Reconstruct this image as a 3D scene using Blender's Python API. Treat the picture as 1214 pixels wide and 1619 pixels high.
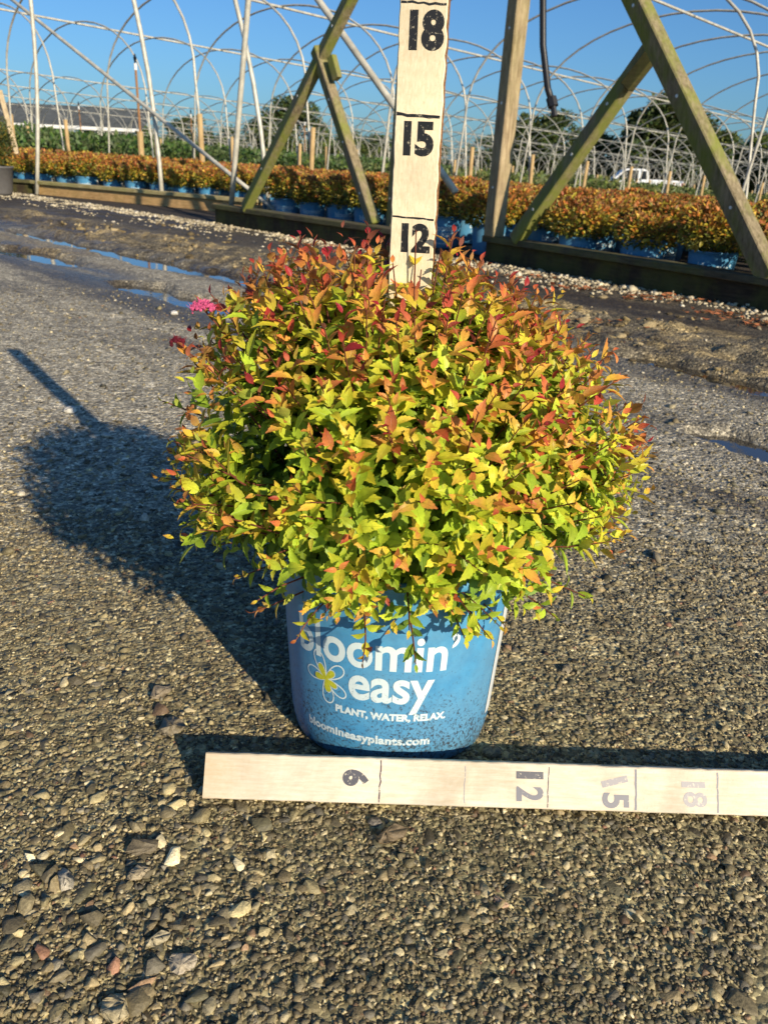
import bpy, math, random
import numpy as np
from mathutils import Vector, Matrix

for o in list(bpy.data.objects):
    bpy.data.objects.remove(o)
I = 0.0254                       # everything below is written in inches and scaled to metres
rng = np.random.default_rng(7)
random.seed(7)
scn = bpy.context.scene
COL = scn.collection

# ------------------------------------------------------------------ camera
CH = 20.8
ROLL = math.radians(2.8)
FPX = 1280.0
PITCH = math.atan((809.5 - 250) * math.cos(ROLL) / FPX)
Fv = Vector((0, math.cos(PITCH), -math.sin(PITCH)))
R0 = Vector((1, 0, 0))
U0 = R0.cross(Fv)
Rv = R0 * math.cos(ROLL) + U0 * math.sin(ROLL)
Uv = -R0 * math.sin(ROLL) + U0 * math.cos(ROLL)
cam = bpy.data.cameras.new('camera')
cam.sensor_fit = 'VERTICAL'
cam.sensor_height = 36
cam.lens = FPX / 1619 * 36
cam.clip_start = 0.02
cam.clip_end = 4000
cam.dof.use_dof = True
cam.dof.focus_distance = 27.5 * I
cam.dof.aperture_fstop = 17
camo = bpy.data.objects.new('camera', cam)
COL.objects.link(camo)
camo.matrix_world = Matrix(((Rv.x, Uv.x, -Fv.x, 0), (Rv.y, Uv.y, -Fv.y, 0), (Rv.z, Uv.z, -Fv.z, CH * I), (0, 0, 0, 1)))
scn.camera = camo

# ------------------------------------------------------------------ world, sun, exposure
SUN_EL = math.radians(24)
SD = Vector((0.578 * math.cos(SUN_EL), -0.816 * math.cos(SUN_EL), math.sin(SUN_EL))).normalized()   # towards the sun
world = bpy.data.worlds.new('World')
scn.world = world
world.use_nodes = True
wn = world.node_tree
wn.nodes.clear()
sky = wn.nodes.new('ShaderNodeTexSky')
sky.sky_type = 'NISHITA'
sky.sun_disc = False
sky.sun_elevation = SUN_EL
sky.sun_rotation = math.atan2(SD.x, SD.y)
sky.air_density = 1.0
sky.dust_density = 0.9
sky.ozone_density = 2.2
bg = wn.nodes.new('ShaderNodeBackground')
bg.inputs['Strength'].default_value = 0.064
wo = wn.nodes.new('ShaderNodeOutputWorld')
skt = wn.nodes.new('ShaderNodeMix'); skt.data_type = 'RGBA'; skt.blend_type = 'MULTIPLY'
skt.inputs[0].default_value = 1.0
skt.inputs[7].default_value = (0.52, 0.92, 1.40, 1)
wn.links.new(sky.outputs[0], skt.inputs[6])
wn.links.new(skt.outputs[2], bg.inputs[0])
wn.links.new(bg.outputs[0], wo.inputs[0])
sun = bpy.data.lights.new('sun', 'SUN')
sun.energy = 5.0
sun.angle = math.radians(0.5)
sun.color = (1.0, 0.86, 0.66)
suno = bpy.data.objects.new('sun', sun)
COL.objects.link(suno)
suno.rotation_euler = SD.to_track_quat('Z', 'Y').to_euler()
suno.location = (3, -3, 5)
scn.view_settings.view_transform = 'Standard'
scn.view_settings.look = 'None'
scn.view_settings.exposure = 0.42
scn.view_settings.gamma = 1
scn.cycles.max_bounces = 6
scn.cycles.transparent_max_bounces = 4

# ------------------------------------------------------------------ helpers
def lin(r, g, b):
    f = lambda c: (c / 12.92 if c <= 0.04045 else ((c + 0.055) / 1.055) ** 2.4)
    return (f(r / 255), f(g / 255), f(b / 255))


def tag(o, label=None, cat=None, group=None, kind=None):
    if label: o['label'] = label
    if cat: o['category'] = cat
    if group: o['group'] = group
    if kind: o['kind'] = kind
    return o


def empty(name, loc=(0, 0, 0), rz=0, scale=1):
    o = bpy.data.objects.new(name, None)
    COL.objects.link(o)
    o.location = (loc[0] * I, loc[1] * I, loc[2] * I)
    o.rotation_euler = (0, 0, rz)
    o.scale = (scale,) * 3
    o.empty_display_size = 0.05
    return o


def mkmesh(name, V, F, mat=None, parent=None, col=None, uv=None, smooth=False, link=True):
    """V (n,3) inches; F list of tuples or an (m,k) array; col (n,4) per vertex; uv (n,2) per vertex"""
    me = bpy.data.meshes.new(name)
    V = np.asarray(V, dtype=np.float32) * I
    if isinstance(F, np.ndarray):
        k = F.shape[1]
        me.vertices.add(len(V)); me.vertices.foreach_set('co', V.ravel())
        me.loops.add(F.size); me.loops.foreach_set('vertex_index', F.astype(np.int32).ravel())
        me.polygons.add(len(F))
        me.polygons.foreach_set('loop_start', np.arange(0, F.size, k, dtype=np.int32))
        me.polygons.foreach_set('loop_total', np.full(len(F), k, dtype=np.int32))
        me.update(calc_edges=True)
    else:
        me.from_pydata(V.tolist(), [], [tuple(int(i) for i in f) for f in F])
        me.update()
    if smooth:
        me.polygons.foreach_set('use_smooth', np.ones(len(me.polygons), dtype=bool))
    if col is not None:
        a = me.color_attributes.new('Col', 'FLOAT_COLOR', 'POINT')
        a.data.foreach_set('color', np.asarray(col, dtype=np.float32).ravel())
    if uv is not None:
        ul = me.uv_layers.new(name='UVMap')
        li = np.empty(len(me.loops), dtype=np.int32); me.loops.foreach_get('vertex_index', li)
        ul.data.foreach_set('uv', np.asarray(uv, dtype=np.float32)[li].ravel())
    if mat is not None:
        me.materials.append(mat)
    if not link:
        return me
    o = bpy.data.objects.new(name, me)
    COL.objects.link(o)
    if parent is not None:
        o.parent = parent
    return o


class MB:
    """collects shapes into one mesh"""
    def __init__(s):
        s.V = []; s.F = []
    def add(s, V, F):
        n = len(s.V)
        s.V += [tuple(v) for v in V]
        s.F += [tuple(i + n for i in f) for f in F]
    def box(s, c, sx, sy, sz, M=None, bev=0.0):
        c = Vector(c)
        x, y, z = sx / 2, sy / 2, sz / 2
        b = bev
        if b <= 0:
            V = [Vector((i * x, j * y, k * z)) for i in (-1, 1) for j in (-1, 1) for k in (-1, 1)]
            F = [(0, 1, 3, 2), (4, 6, 7, 5), (0, 4, 5, 1), (2, 3, 7, 6), (0, 2, 6, 4), (1, 5, 7, 3)]
        else:
            V = []; idx = {}
            for i in (-1, 1):
                for j in (-1, 1):
                    for k in (-1, 1):
                        for a, (dx, dy, dz) in enumerate(((0, b, b), (b, 0, b), (b, b, 0))):
                            idx[(i, j, k, a)] = len(V)
                            V.append(Vector((i * (x - dx), j * (y - dy), k * (z - dz))))
            F = []
            for i in (-1, 1):
                q = [idx[(i, j, k, 0)] for j, k in ((-1, -1), (1, -1), (1, 1), (-1, 1))]; F.append(q if i > 0 else q[::-1])
                q = [idx[(j, i, k, 1)] for j, k in ((-1, -1), (-1, 1), (1, 1), (1, -1))]; F.append(q if i > 0 else q[::-1])
                q = [idx[(j, k, i, 2)] for j, k in ((-1, -1), (1, -1), (1, 1), (-1, 1))]; F.append(q if i > 0 else q[::-1])
            for i in (-1, 1):
                for j in (-1, 1):
                    F.append([idx[(i, j, -1, 0)], idx[(i, j, 1, 0)], idx[(i, j, 1, 1)], idx[(i, j, -1, 1)]])
                    F.append([idx[(i, -1, j, 0)], idx[(i, 1, j, 0)], idx[(i, 1, j, 2)], idx[(i, -1, j, 2)]])
                    F.append([idx[(-1, i, j, 1)], idx[(1, i, j, 1)], idx[(1, i, j, 2)], idx[(-1, i, j, 2)]])
                    for k in (-1, 1):
                        F.append([idx[(i, j, k, 0)], idx[(i, j, k, 1)], idx[(i, j, k, 2)]])
        if M is not None:
            V = [M @ v for v in V]
        s.add([v + c for v in V], F)
    def beam(s, a, b, w, t, side=None, bev=0.15, n=1):
        """rectangular beam a->b, w across in the direction of side, t thick"""
        a = Vector(a); b = Vector(b)
        z = (b - a).normalized()
        sd = Vector(side) if side is not None else Vector((1, 0, 0))
        x = (sd - z * sd.dot(z)).normalized()
        y = z.cross(x)
        M = Matrix((x, y, z)).transposed()
        s.box((a + b) / 2, w, t, (b - a).length, M, bev)
    def tube(s, pts, r, n=7, cap=True):
        pts = [Vector(p) for p in pts]
        rr = r if isinstance(r, (list, tuple)) else [r] * len(pts)
        base = len(s.V)
        up = None
        for i, p in enumerate(pts):
            d = (pts[min(i + 1, len(pts) - 1)] - pts[max(i - 1, 0)]).normalized()
            if up is None:
                up = Vector((0, 0, 1)) if abs(d.z) < 0.9 else Vector((1, 0, 0))
            x = (up - d * up.dot(d)).normalized()
            up = x
            y = d.cross(x)
            for k in range(n):
                a = 2 * math.pi * k / n
                s.V.append(tuple(p + (x * math.cos(a) + y * math.sin(a)) * rr[i]))
        for i in range(len(pts) - 1):
            for k in range(n):
                k2 = (k + 1) % n
                s.F.append((base + i * n + k, base + i * n + k2, base + (i + 1) * n + k2, base + (i + 1) * n + k))
        if cap:
            s.F.append(tuple(base + k for k in range(n))[::-1])
            s.F.append(tuple(base + (len(pts) - 1) * n + k for k in range(n)))
    def lathe(s, prof, n=48, c=(0, 0, 0)):
        base = len(s.V)
        for r, z in prof:
            for k in range(n):
                a = 2 * math.pi * k / n
                s.V.append((c[0] + r * math.cos(a), c[1] + r * math.sin(a), c[2] + z))
        for i in range(len(prof) - 1):
            for k in range(n):
                k2 = (k + 1) % n
                s.F.append((base + i * n + k, base + i * n + k2, base + (i + 1) * n + k2, base + (i + 1) * n + k))
    def build(s, name, mat, parent=None, smooth=False, link=True):
        return mkmesh(name, s.V, s.F, mat, parent, smooth=smooth, link=link)


def hash2(ix, iy, seed):
    h = (ix.astype(np.int64) * 374761393 + iy.astype(np.int64) * 668265263 + seed * 1442695041) & 0xffffffff
    h = ((h ^ (h >> 13)) * 1274126177) & 0xffffffff
    return ((h ^ (h >> 16)) & 0xffff) / 65535.0


def vnoise(x, y, seed=0):
    ix = np.floor(x); iy = np.floor(y)
    fx = x - ix; fy = y - iy
    fx = fx * fx * (3 - 2 * fx); fy = fy * fy * (3 - 2 * fy)
    a = hash2(ix, iy, seed); b = hash2(ix + 1, iy, seed); c = hash2(ix, iy + 1, seed); d = hash2(ix + 1, iy + 1, seed)
    return (a * (1 - fx) + b * fx) * (1 - fy) + (c * (1 - fx) + d * fx) * fy


def fbm(x, y, seed=0, octv=4):
    s = 0; a = 0.5; t = 0
    for i in range(octv):
        s = s + a * vnoise(x * 2 ** i + 17.3 * i, y * 2 ** i - 9.1 * i, seed + i); t += a; a *= 0.55
    return s / t


def sst(a, b, x):
    t = np.clip((x - a) / (b - a), 0, 1)
    return t * t * (3 - 2 * t)


# field frame: RU runs along the tunnels (away to the right), RW along the gable line (away to the left)
AZ = math.radians(44)
RU = np.array([math.sin(AZ), math.cos(AZ)])
RW = np.array([-math.cos(AZ), math.sin(AZ)])


def uw(u, w, z=0.0):
    return (u * RU[0] + w * RW[0], u * RU[1] + w * RW[1], z)


def to_uw(x, y):
    return x * RU[0] + y * RU[1], x * RW[0] + y * RW[1]


def macro(x, y):
    u, w = to_uw(x, y)
    d = -0.031 * np.clip(u - 215, 0, 2600)
    return d


# ------------------------------------------------------------------ materials
def newmat(name):
    m = bpy.data.materials.new(name)
    m.use_nodes = True
    nt = m.node_tree
    return m, nt, nt.nodes['Principled BSDF']


def N(nt, t, **kw):
    n = nt.nodes.new(t)
    for k, v in kw.items():
        setattr(n, k, v)
    return n


def ramp(nt, stops, interp='LINEAR'):
    r = nt.nodes.new('ShaderNodeValToRGB')
    r.color_ramp.interpolation = interp
    e = r.color_ramp.elements
    while len(e) < len(stops):
        e.new(0.5)
    for i, (p, c) in enumerate(stops):
        e[i].position = p
        e[i].color = (*c[:3], 1) if not isinstance(c, float) else (c, c, c, 1)
    return r


def noisetex(nt, scale, detail=6, rough=0.6, vec=None, dist=0):
    n = nt.nodes.new('ShaderNodeTexNoise')
    n.inputs['Scale'].default_value = scale
    n.inputs['Detail'].default_value = detail
    n.inputs['Roughness'].default_value = rough
    n.inputs['Distortion'].default_value = dist
    if vec is not None:
        nt.links.new(vec, n.inputs['Vector'])
    return n


def mapping(nt, scale=(1, 1, 1), rot=(0, 0, 0), src='Object'):
    tc = nt.nodes.new('ShaderNodeTexCoord')
    mp = nt.nodes.new('ShaderNodeMapping')
    mp.inputs['Scale'].default_value = scale
    mp.inputs['Rotation'].default_value = rot
    nt.links.new(tc.outputs[src], mp.inputs[0])
    return mp.outputs[0]


def mixc(nt, fac, a, b, mode='MIX'):
    m = nt.nodes.new('ShaderNodeMix')
    m.data_type = 'RGBA'
    m.blend_type = mode
    for s, v in ((m.inputs[0], fac), (m.inputs[6], a), (m.inputs[7], b)):
        if isinstance(v, (int, float)):
            s.default_value = v
        elif isinstance(v, tuple):
            s.default_value = (*v[:3], 1)
        else:
            nt.links.new(v, s)
    return m.outputs[2]


def mathn(nt, op, a, b=None):
    m = nt.nodes.new('ShaderNodeMath')
    m.operation = op
    for s, v in ((m.inputs[0], a), (m.inputs[1], b)):
        if v is None: continue
        if isinstance(v, (int, float)): s.default_value = v
        else: nt.links.new(v, s)
    return m.outputs[0]


def bump(nt, h, strength, dist, bsdf=None, normal=None):
    b = nt.nodes.new('ShaderNodeBump')
    b.inputs['Strength'].default_value = strength
    b.inputs['Distance'].default_value = dist
    nt.links.new(h, b.inputs['Height'])
    if normal is not None:
        nt.links.new(normal, b.inputs['Normal'])
    if bsdf is not None:
        nt.links.new(b.outputs[0], bsdf.inputs['Normal'])
    return b.outputs[0]


def mat_vcol(name, rough=0.8, noise=0.35, nscale=300, spec=0.3, bumpd=0.0):
    m, nt, b = newmat(name)
    a = N(nt, 'ShaderNodeVertexColor', layer_name='Col')
    v = mapping(nt)
    n = noisetex(nt, nscale, 5, 0.65, v)
    r = ramp(nt, [(0.25, 1 - noise), (0.75, 1 + noise * 0.6)])
    nt.links.new(n.outputs[0], r.inputs[0])
    c = mixc(nt, 1.0, a.outputs[0], r.outputs[0], 'MULTIPLY')
    nt.links.new(c, b.inputs['Base Color'])
    b.inputs['Roughness'].default_value = rough
    b.inputs['Specular IOR Level'].default_value = spec
    if bumpd:
        bump(nt, n.outputs[0], 0.8, bumpd, b)
    return m


def mat_leaf(name, trans=0.3, rough=0.42, veins=True):
    m, nt, b = newmat(name)
    a = N(nt, 'ShaderNodeVertexColor', layer_name='Col')
    v = mapping(nt)
    n = noisetex(nt, 180, 4, 0.6, v)
    r = ramp(nt, [(0.3, 0.8), (0.7, 1.15)])
    nt.links.new(n.outputs[0], r.inputs[0])
    c = mixc(nt, 1.0, a.outputs[0], r.outputs[0], 'MULTIPLY')
    if veins:
        uvn = N(nt, 'ShaderNodeTexCoord')
        sp = N(nt, 'ShaderNodeSeparateXYZ')
        nt.links.new(uvn.outputs['UV'], sp.inputs[0])
        ab = mathn(nt, 'ABSOLUTE', mathn(nt, 'SUBTRACT', sp.outputs[1], 0.5))
        ph = mathn(nt, 'SUBTRACT', mathn(nt, 'MULTIPLY', sp.outputs[0], 42.0), mathn(nt, 'MULTIPLY', ab, 44.0))
        sn = mathn(nt, 'ABSOLUTE', mathn(nt, 'SINE', ph))
        vr = ramp(nt, [(0.0, 0.0), (0.45, 1.0)])
        nt.links.new(sn, vr.inputs[0])
        mid = ramp(nt, [(0.0, 0.0), (0.035, 1.0)])
        nt.links.new(ab, mid.inputs[0])
        vv = mathn(nt, 'MULTIPLY', vr.outputs[0], mid.outputs[0])
        vc = ramp(nt, [(0.0, 0.8), (1.0, 1.03)])
        nt.links.new(vv, vc.inputs[0])
        c = mixc(nt, 1.0, c, vc.outputs[0], 'MULTIPLY')
        bump(nt, vv, 0.5, 0.0006, b)
    # paler underside
    geo = N(nt, 'ShaderNodeNewGeometry')
    under = mixc(nt, 0.3, c, (0.3, 0.34, 0.2))
    c2 = mixc(nt, geo.outputs['Backfacing'], c, under)
    nt.links.new(c2, b.inputs['Base Color'])
    b.inputs['Roughness'].default_value = rough
    b.inputs['Specular IOR Level'].default_value = 0.35
    tr = N(nt, 'ShaderNodeBsdfTranslucent')
    tc = mixc(nt, 1.0, c2, (1.0, 0.95, 0.55), 'MULTIPLY')
    nt.links.new(tc, tr.inputs[0])
    ms = N(nt, 'ShaderNodeMixShader')
    ms.inputs[0].default_value = trans
    out = nt.nodes['Material Output']
    nt.links.new(b.outputs[0], ms.inputs[1])
    nt.links.new(tr.outputs[0], ms.inputs[2])
    nt.links.new(ms.outputs[0], out.inputs[0])
    return m


def mat_wood(name, base, dark, scale=(1, 1, 1), algae=0.0, rough=0.8, grain=60, bumpd=0.0006, speck=0.0, rot=(0, 0, 0), contrast=0.5):
    m, nt, b = newmat(name)
    v = mapping(nt, scale, rot)
    n = noisetex(nt, grain, 8, 0.65, v, 0.4)
    n2 = noisetex(nt, 11, 7, 0.7, mapping(nt), 0.6)
    r = ramp(nt, [(0.5 - contrast / 2, dark), (0.5 + contrast / 3, base)])
    nt.links.new(n.outputs[0], r.inputs[0])
    rr = ramp(nt, [(0.3, 0.74), (0.62, 1.08)])
    nt.links.new(n2.outputs[0], rr.inputs[0])
    c = mixc(nt, 1.0, r.outputs[0], rr.outputs[0], 'MULTIPLY')
    if algae:
        n3 = noisetex(nt, 5, 5, 0.7, mapping(nt, (1, 1, 0.5)))
        ar = ramp(nt, [(0.42, 0.0), (0.6, algae)])
        nt.links.new(n3.outputs[0], ar.inputs[0])
        c = mixc(nt, ar.outputs[0], c, lin(116, 124, 46))
    if speck:
        n4 = noisetex(nt, 420, 3, 0.7, mapping(nt))
        sr = ramp(nt, [(0.34, speck), (0.42, 0.0)])
        nt.links.new(n4.outputs[0], sr.inputs[0])
        c = mixc(nt, sr.outputs[0], c, dark)
    nt.links.new(c, b.inputs['Base Color'])
    b.inputs['Roughness'].default_value = rough
    b.inputs['Specular IOR Level'].default_value = 0.25
    bump(nt, n.outputs[0], 0.7, bumpd, b)
    return m


def mat_plain(name, color, rough=0.6, metal=0.0, nscale=40, nstr=0.2, spec=0.4):
    m, nt, b = newmat(name)
    n = noisetex(nt, nscale, 6, 0.65, mapping(nt))
    r = ramp(nt, [(0.3, 1 - nstr), (0.7, 1 + nstr * 0.5)])
    nt.links.new(n.outputs[0], r.inputs[0])
    nt.links.new(mixc(nt, 1.0, color, r.outputs[0], 'MULTIPLY'), b.inputs['Base Color'])
    b.inputs['Roughness'].default_value = rough
    b.inputs['Metallic'].default_value = metal
    b.inputs['Specular IOR Level'].default_value = spec
    return m


# ------------------------------------------------------------------ ground
PUD = [(66.5, 4.6, 118, 226, 'long narrow puddle reflecting the sky in the far wheel track'),
       (83, 4.6, 152, 196, 'small puddle in the near wheel track at the left'),
       (85.5, 4.2, 92, 132, 'puddle just behind the left side of the shrub'),
       (62, 3.0, 24, 52, 'small puddle in the muddy track right of the shrub'),
       (86, 4.2, -6, 30, 'wet puddle strip at the right edge of the gravel road'),
       (54, 2.2, 112, 186, 'thin puddle in the mud nearest the timber edging')]
WATER_Z = -1.05


def pud_mask(s, w, k):
    sc, hw, w0, w1, _ = PUD[k]
    wm, wh = (w0 + w1) / 2, (w1 - w0) / 2
    tp = np.sqrt(np.clip(1 - ((w - wm) / wh) ** 2, 0, 1))
    wob = (fbm(w / 16, w * 0 + k, 61, 3) - .5) * 5
    wd = hw * tp * (.45 + 1.1 * fbm(w / 7, w * 0 + k + 9, 63, 3))
    return sst(-1.2, 1.2, wd - np.abs(s - sc - wob) + (fbm(s * .7, w * .5, 65, 3) - .5) * 2.2) * (tp > 0)


def ground_z(x, y, fine=True):
    u, w = to_uw(x, y)
    s = 155 - u
    n1 = fbm(x / 9, y / 9, 3)
    n2 = fbm(x / 2.6, y / 2.6, 11, 4)
    nw = fbm(u / 7, w / 30, 21, 4)
    z = (n1 - 0.5) * 0.5 * sst(20, 60, y)
    road = sst(88, 98, s)
    z = z * (1 - 0.6 * road)
    # muddy ridges pushed up by wheels between the road and the beds
    mud = sst(34, 42, s) * (1 - sst(58, 63, s))
    z = z + mud * (np.clip(fbm(u / 3.5 + 3, w / 8, 31, 5) - 0.5, 0, 1) * 4.0 + (n2 - 0.5) * 1.1)
    mud2 = np.exp(-((s - 76) / 4.0) ** 2)
    z = z + mud2 * (nw - 0.4) * 0.9
    # wheel tracks
    t1 = np.exp(-((s - 66.5 - (fbm(w / 40, w * 0, 41, 2) - 0.5) * 6) / 3.4) ** 2)
    t2 = np.exp(-((s - 85 - (fbm(w / 30, w * 0, 43, 2) - 0.5) * 10) / 4.0) ** 2)
    t0 = np.exp(-((s - 52) / 2.5) ** 2)
    z = z - t1 * 0.5 - t2 * 0.3 - t0 * 0.2
    z = np.maximum(z, -0.72)
    for k in range(len(PUD)):
        pm_ = pud_mask(s, w, k)
        z = z * (1 - pm_) - 1.25 * pm_
    # shoulder in front of the timbers
    z = z + (n2 - 0.5) * 0.5 * sst(0, 10, s) * (1 - sst(55, 90, s))
    z = z * (1 - sst(152, 160, u)) + macro(x, y) - 0.12
    z = z * 1.0 - 0.02 * road
    return z


def axis(lo, hi, pieces):
    out = [lo]
    x = lo
    for end, step in pieces:
        while x < end - 1e-6:
            x = min(x + step, end); out.append(x)
    return np.array(out)

def geo(a, b, k):
    out = []
    x = a; st = k
    while x < b:
        x += st; st *= 1.28; out.append(x)
    return np.array(out)

yc = axis(9, 300, [(60, 0.22), (130, 0.5), (200, 1.0), (300, 2.5)])
yc = np.concatenate([-geo(-9, 30000, 2.5)[::-1], yc, geo(300, 70000, 5)])
xh = axis(0, 240, [(34, 0.24), (90, 0.6), (150, 1.5), (240, 4)])
xh = np.concatenate([xh, geo(240, 60000, 7)])
xc = np.concatenate([-xh[::-1][:-1], xh])
X, Y = np.meshgrid(xc, yc)
GZ = ground_z(X, Y)
far = sst(250, 400, np.abs(X)) + sst(300, 450, Y) + sst(10, 60, -Y)
GZ = GZ * (far < 0.01) + (far >= 0.01) * (macro(X, Y) - 0.12)
uu, ww = to_uw(X, Y)
ss = 155 - uu
n1 = fbm(X / 14, Y / 14, 51, 4); n2 = fbm(X / 3, Y / 3, 53, 5); n3 = fbm(X / 40, Y / 40, 57, 3)
nl = fbm(uu / 5, ww / 26, 59, 4)
def C(r, g, b): return np.array(lin(r, g, b))
road_c = C(170, 161, 138)
near_c = C(142, 132, 96)
damp_c = C(92, 83, 66)
dark_c = C(66, 57, 42)
tan_c = C(166, 146, 102)
bed_c = C(60, 52, 42)
far_c = C(92, 88, 62)
def mixa(a, b, t): return a * (1 - t[..., None]) + b * t[..., None]
col = np.broadcast_to(road_c, X.shape + (3,)).copy()
col = mixa(col, near_c, 1 - sst(24, 60, Y))
dampness = np.clip(sst(0.46, 0.62, n3 * 0.5 + nl * 0.5) * 0.8 * (1 - sst(93, 112, ss)) + sst(0.5, 0.66, nl) * 0.35 * (1 - sst(100, 125, ss)), 0, 1)
col = mixa(col, damp_c, dampness)
tz = sst(30, 38, ss + (n1 - .5) * 18) * (1 - sst(58, 66, ss + (n2 - 0.5) * 10))
tt = tz * sst(0.4, 0.56, n2 * 0.5 + nl * 0.5)
col = mixa(col, C(84, 74, 54), tz * 0.8)
col = mixa(col, tan_c, tt * sst(0.42, 0.6, fbm(uu / 3, ww / 9, 77, 4)) * 0.9)
tt2 = np.exp(-((ss - 76) / 5.0) ** 2) * sst(0.42, 0.6, nl)
col = mixa(col, tan_c, tt2 * 0.6)
dk = (1 - sst(30, 40, ss + (n1 - 0.5) * 22))
col = mixa(col, dark_c, dk * 0.92)
trk = np.exp(-((ss - 66.5) / 6.5) ** 2) * 0.7 + np.exp(-((ss - 85) / 6.0) ** 2) * 0.45
trk = np.clip(trk * (0.6 + 0.8 * nl), 0, 1)
col = mixa(col, C(62, 56, 46), trk)
col = mixa(col, bed_c, sst(150, 156, uu))
fz = sst(420, 620, uu)
col = mixa(col, far_c, fz)
col = col * (0.78 + 0.44 * n2)[..., None]
wet = np.clip(trk * 0.95 + dampness * 0.55 + 0.10, 0, 1) * (1 - sst(140, 156, uu))
RGBA = np.concatenate([col, wet[..., None]], -1)
ny, nx = X.shape
idx = np.arange(nx * ny).reshape(ny, nx)
GF = np.stack([idx[:-1, :-1], idx[:-1, 1:], idx[1:, 1:], idx[1:, :-1]], -1).reshape(-1, 4)

gm, nt, b = newmat('gravel_ground')
att = N(nt, 'ShaderNodeVertexColor', layer_name='Col')
v = mapping(nt)
vo = N(nt, 'ShaderNodeTexVoronoi'); vo.inputs['Scale'].default_value = 210; nt.links.new(v, vo.inputs['Vector'])
vo2 = N(nt, 'ShaderNodeTexVoronoi'); vo2.inputs['Scale'].default_value = 85; nt.links.new(v, vo2.inputs['Vector'])
vs = N(nt, 'ShaderNodeSeparateColor'); nt.links.new(vo.outputs['Color'], vs.inputs[0])
vs2 = N(nt, 'ShaderNodeSeparateColor'); nt.links.new(vo2.outputs['Color'], vs2.inputs[0])
ra = ramp(nt, [(0.0, 0.34), (0.55, 0.92), (0.85, 1.3), (1.0, 2.3)]); nt.links.new(vs.outputs[0], ra.inputs[0])
rb = ramp(nt, [(0.0, 0.62), (0.6, 1.0), (1.0, 1.5)]); nt.links.new(vs2.outputs[0], rb.inputs[0])
nn = noisetex(nt, 22, 8, 0.7, v); rn = ramp(nt, [(0.3, 0.72), (0.7, 1.22)]); nt.links.new(nn.outputs[0], rn.inputs[0])
c = mixc(nt, 1.0, att.outputs[0], ra.outputs[0], 'MULTIPLY')
c = mixc(nt, 1.0, c, rb.outputs[0], 'MULTIPLY')
c = mixc(nt, 1.0, c, rn.outputs[0], 'MULTIPLY')
nt.links.new(c, b.inputs['Base Color'])
rw = ramp(nt, [(0.0, 0.85), (0.6, 0.5), (1.0, 0.24)]); nt.links.new(att.outputs['Alpha'], rw.inputs[0]); nt.links.new(rw.outputs[0], b.inputs['Roughness'])
b.inputs['Specular IOR Level'].default_value = 0.45
h1 = mathn(nt, 'MULTIPLY', mathn(nt, 'SUBTRACT', 1.0, vo.outputs['Distance']), 0.5)
h2 = mathn(nt, 'MULTIPLY', mathn(nt, 'SUBTRACT', 1.0, vo2.outputs['Distance']), 1.0)
hs = mathn(nt, 'ADD', mathn(nt, 'ADD', h1, h2), mathn(nt, 'MULTIPLY', nn.outputs[0], 1.2))
bump(nt, hs, 1.0, 0.0042, b)
g = mkmesh('ground', np.stack([X, Y, GZ], -1).reshape(-1, 3), GF, gm, col=RGBA.reshape(-1, 4), smooth=True)
tag(g, 'damp brown gravel ground with muddy wheel tracks', 'ground', kind='structure')

# water standing in the tracks
wm, nt, b = newmat('puddle_water')
b.inputs['Base Color'].default_value = (0.035, 0.03, 0.022, 1)
b.inputs['Roughness'].default_value = 0.04
b.inputs['Specular IOR Level'].default_value = 0.9
nn = noisetex(nt, 30, 3, 0.5, mapping(nt)); bump(nt, nn.outputs[0], 0.08, 0.002, b)
for k, (sc, hw, w0, w1, lb) in enumerate(PUD):
    nW, nU = 40, 5
    V = []
    for a in range(nW + 1):
        w_ = w0 + (w1 - w0) * a / nW
        tp = math.sqrt(max(0, 1 - ((a / nW) * 2 - 1) ** 2)) * (hw * 1.2 + 3.5) + .3
        for c_ in range(nU):
            V.append(uw(155 - sc + tp * (c_ / (nU - 1) * 2 - 1), w_, WATER_Z))
    F = [(j * nU + i, (j + 1) * nU + i, (j + 1) * nU + i + 1, j * nU + i + 1) for j in range(nW) for i in range(nU - 1)]
    tag(mkmesh('puddle', V, F, wm), lb, 'puddle', kind='structure')

# ------------------------------------------------------------------ stones
import bmesh
def ico(sub):
    bm = bmesh.new(); bmesh.ops.create_icosphere(bm, subdivisions=sub, radius=1)
    V = np.array([v.co[:] for v in bm.verts]); F = np.array([[v.index for v in f.verts] for f in bm.faces]); bm.free()
    return V, F

def rock(sub, seed):
    """chipped angular stone: the hull of a few random points, its edges slightly worn on the larger ones"""
    r = np.random.default_rng(seed)
    n = {1: 11, 2: 15, 3: 20}[sub]
    p = unit_(r.normal(size=(n, 3))) * r.uniform(.78, 1.0, (n, 1)) * np.array([1.12, r.uniform(.7, 1.0), r.uniform(.45, .72)])
    bm = bmesh.new()
    for q in p: bm.verts.new(q)
    bmesh.ops.convex_hull(bm, input=bm.verts[:])
    bmesh.ops.delete(bm, geom=[v for v in bm.verts if not v.link_faces], context='VERTS')
    if sub > 1:
        bmesh.ops.bevel(bm, geom=bm.edges[:], offset=.05, segments=1, affect='EDGES', clamp_overlap=True)
    if sub > 2:
        bmesh.ops.triangulate(bm, faces=bm.faces[:])
        bmesh.ops.subdivide_edges(bm, edges=bm.edges[:], cuts=1, use_grid_fill=True)
        for v in bm.verts: v.co += Vector(r.normal(0, .018, 3))
    bmesh.ops.triangulate(bm, faces=bm.faces[:])
    bm.verts.index_update()
    V = np.array([v.co[:] for v in bm.verts]); F = np.array([[v.index for v in f.verts] for f in bm.faces]); bm.free()
    return V, F

def unit_(v): return v / np.linalg.norm(v, axis=-1, keepdims=True)

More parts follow.
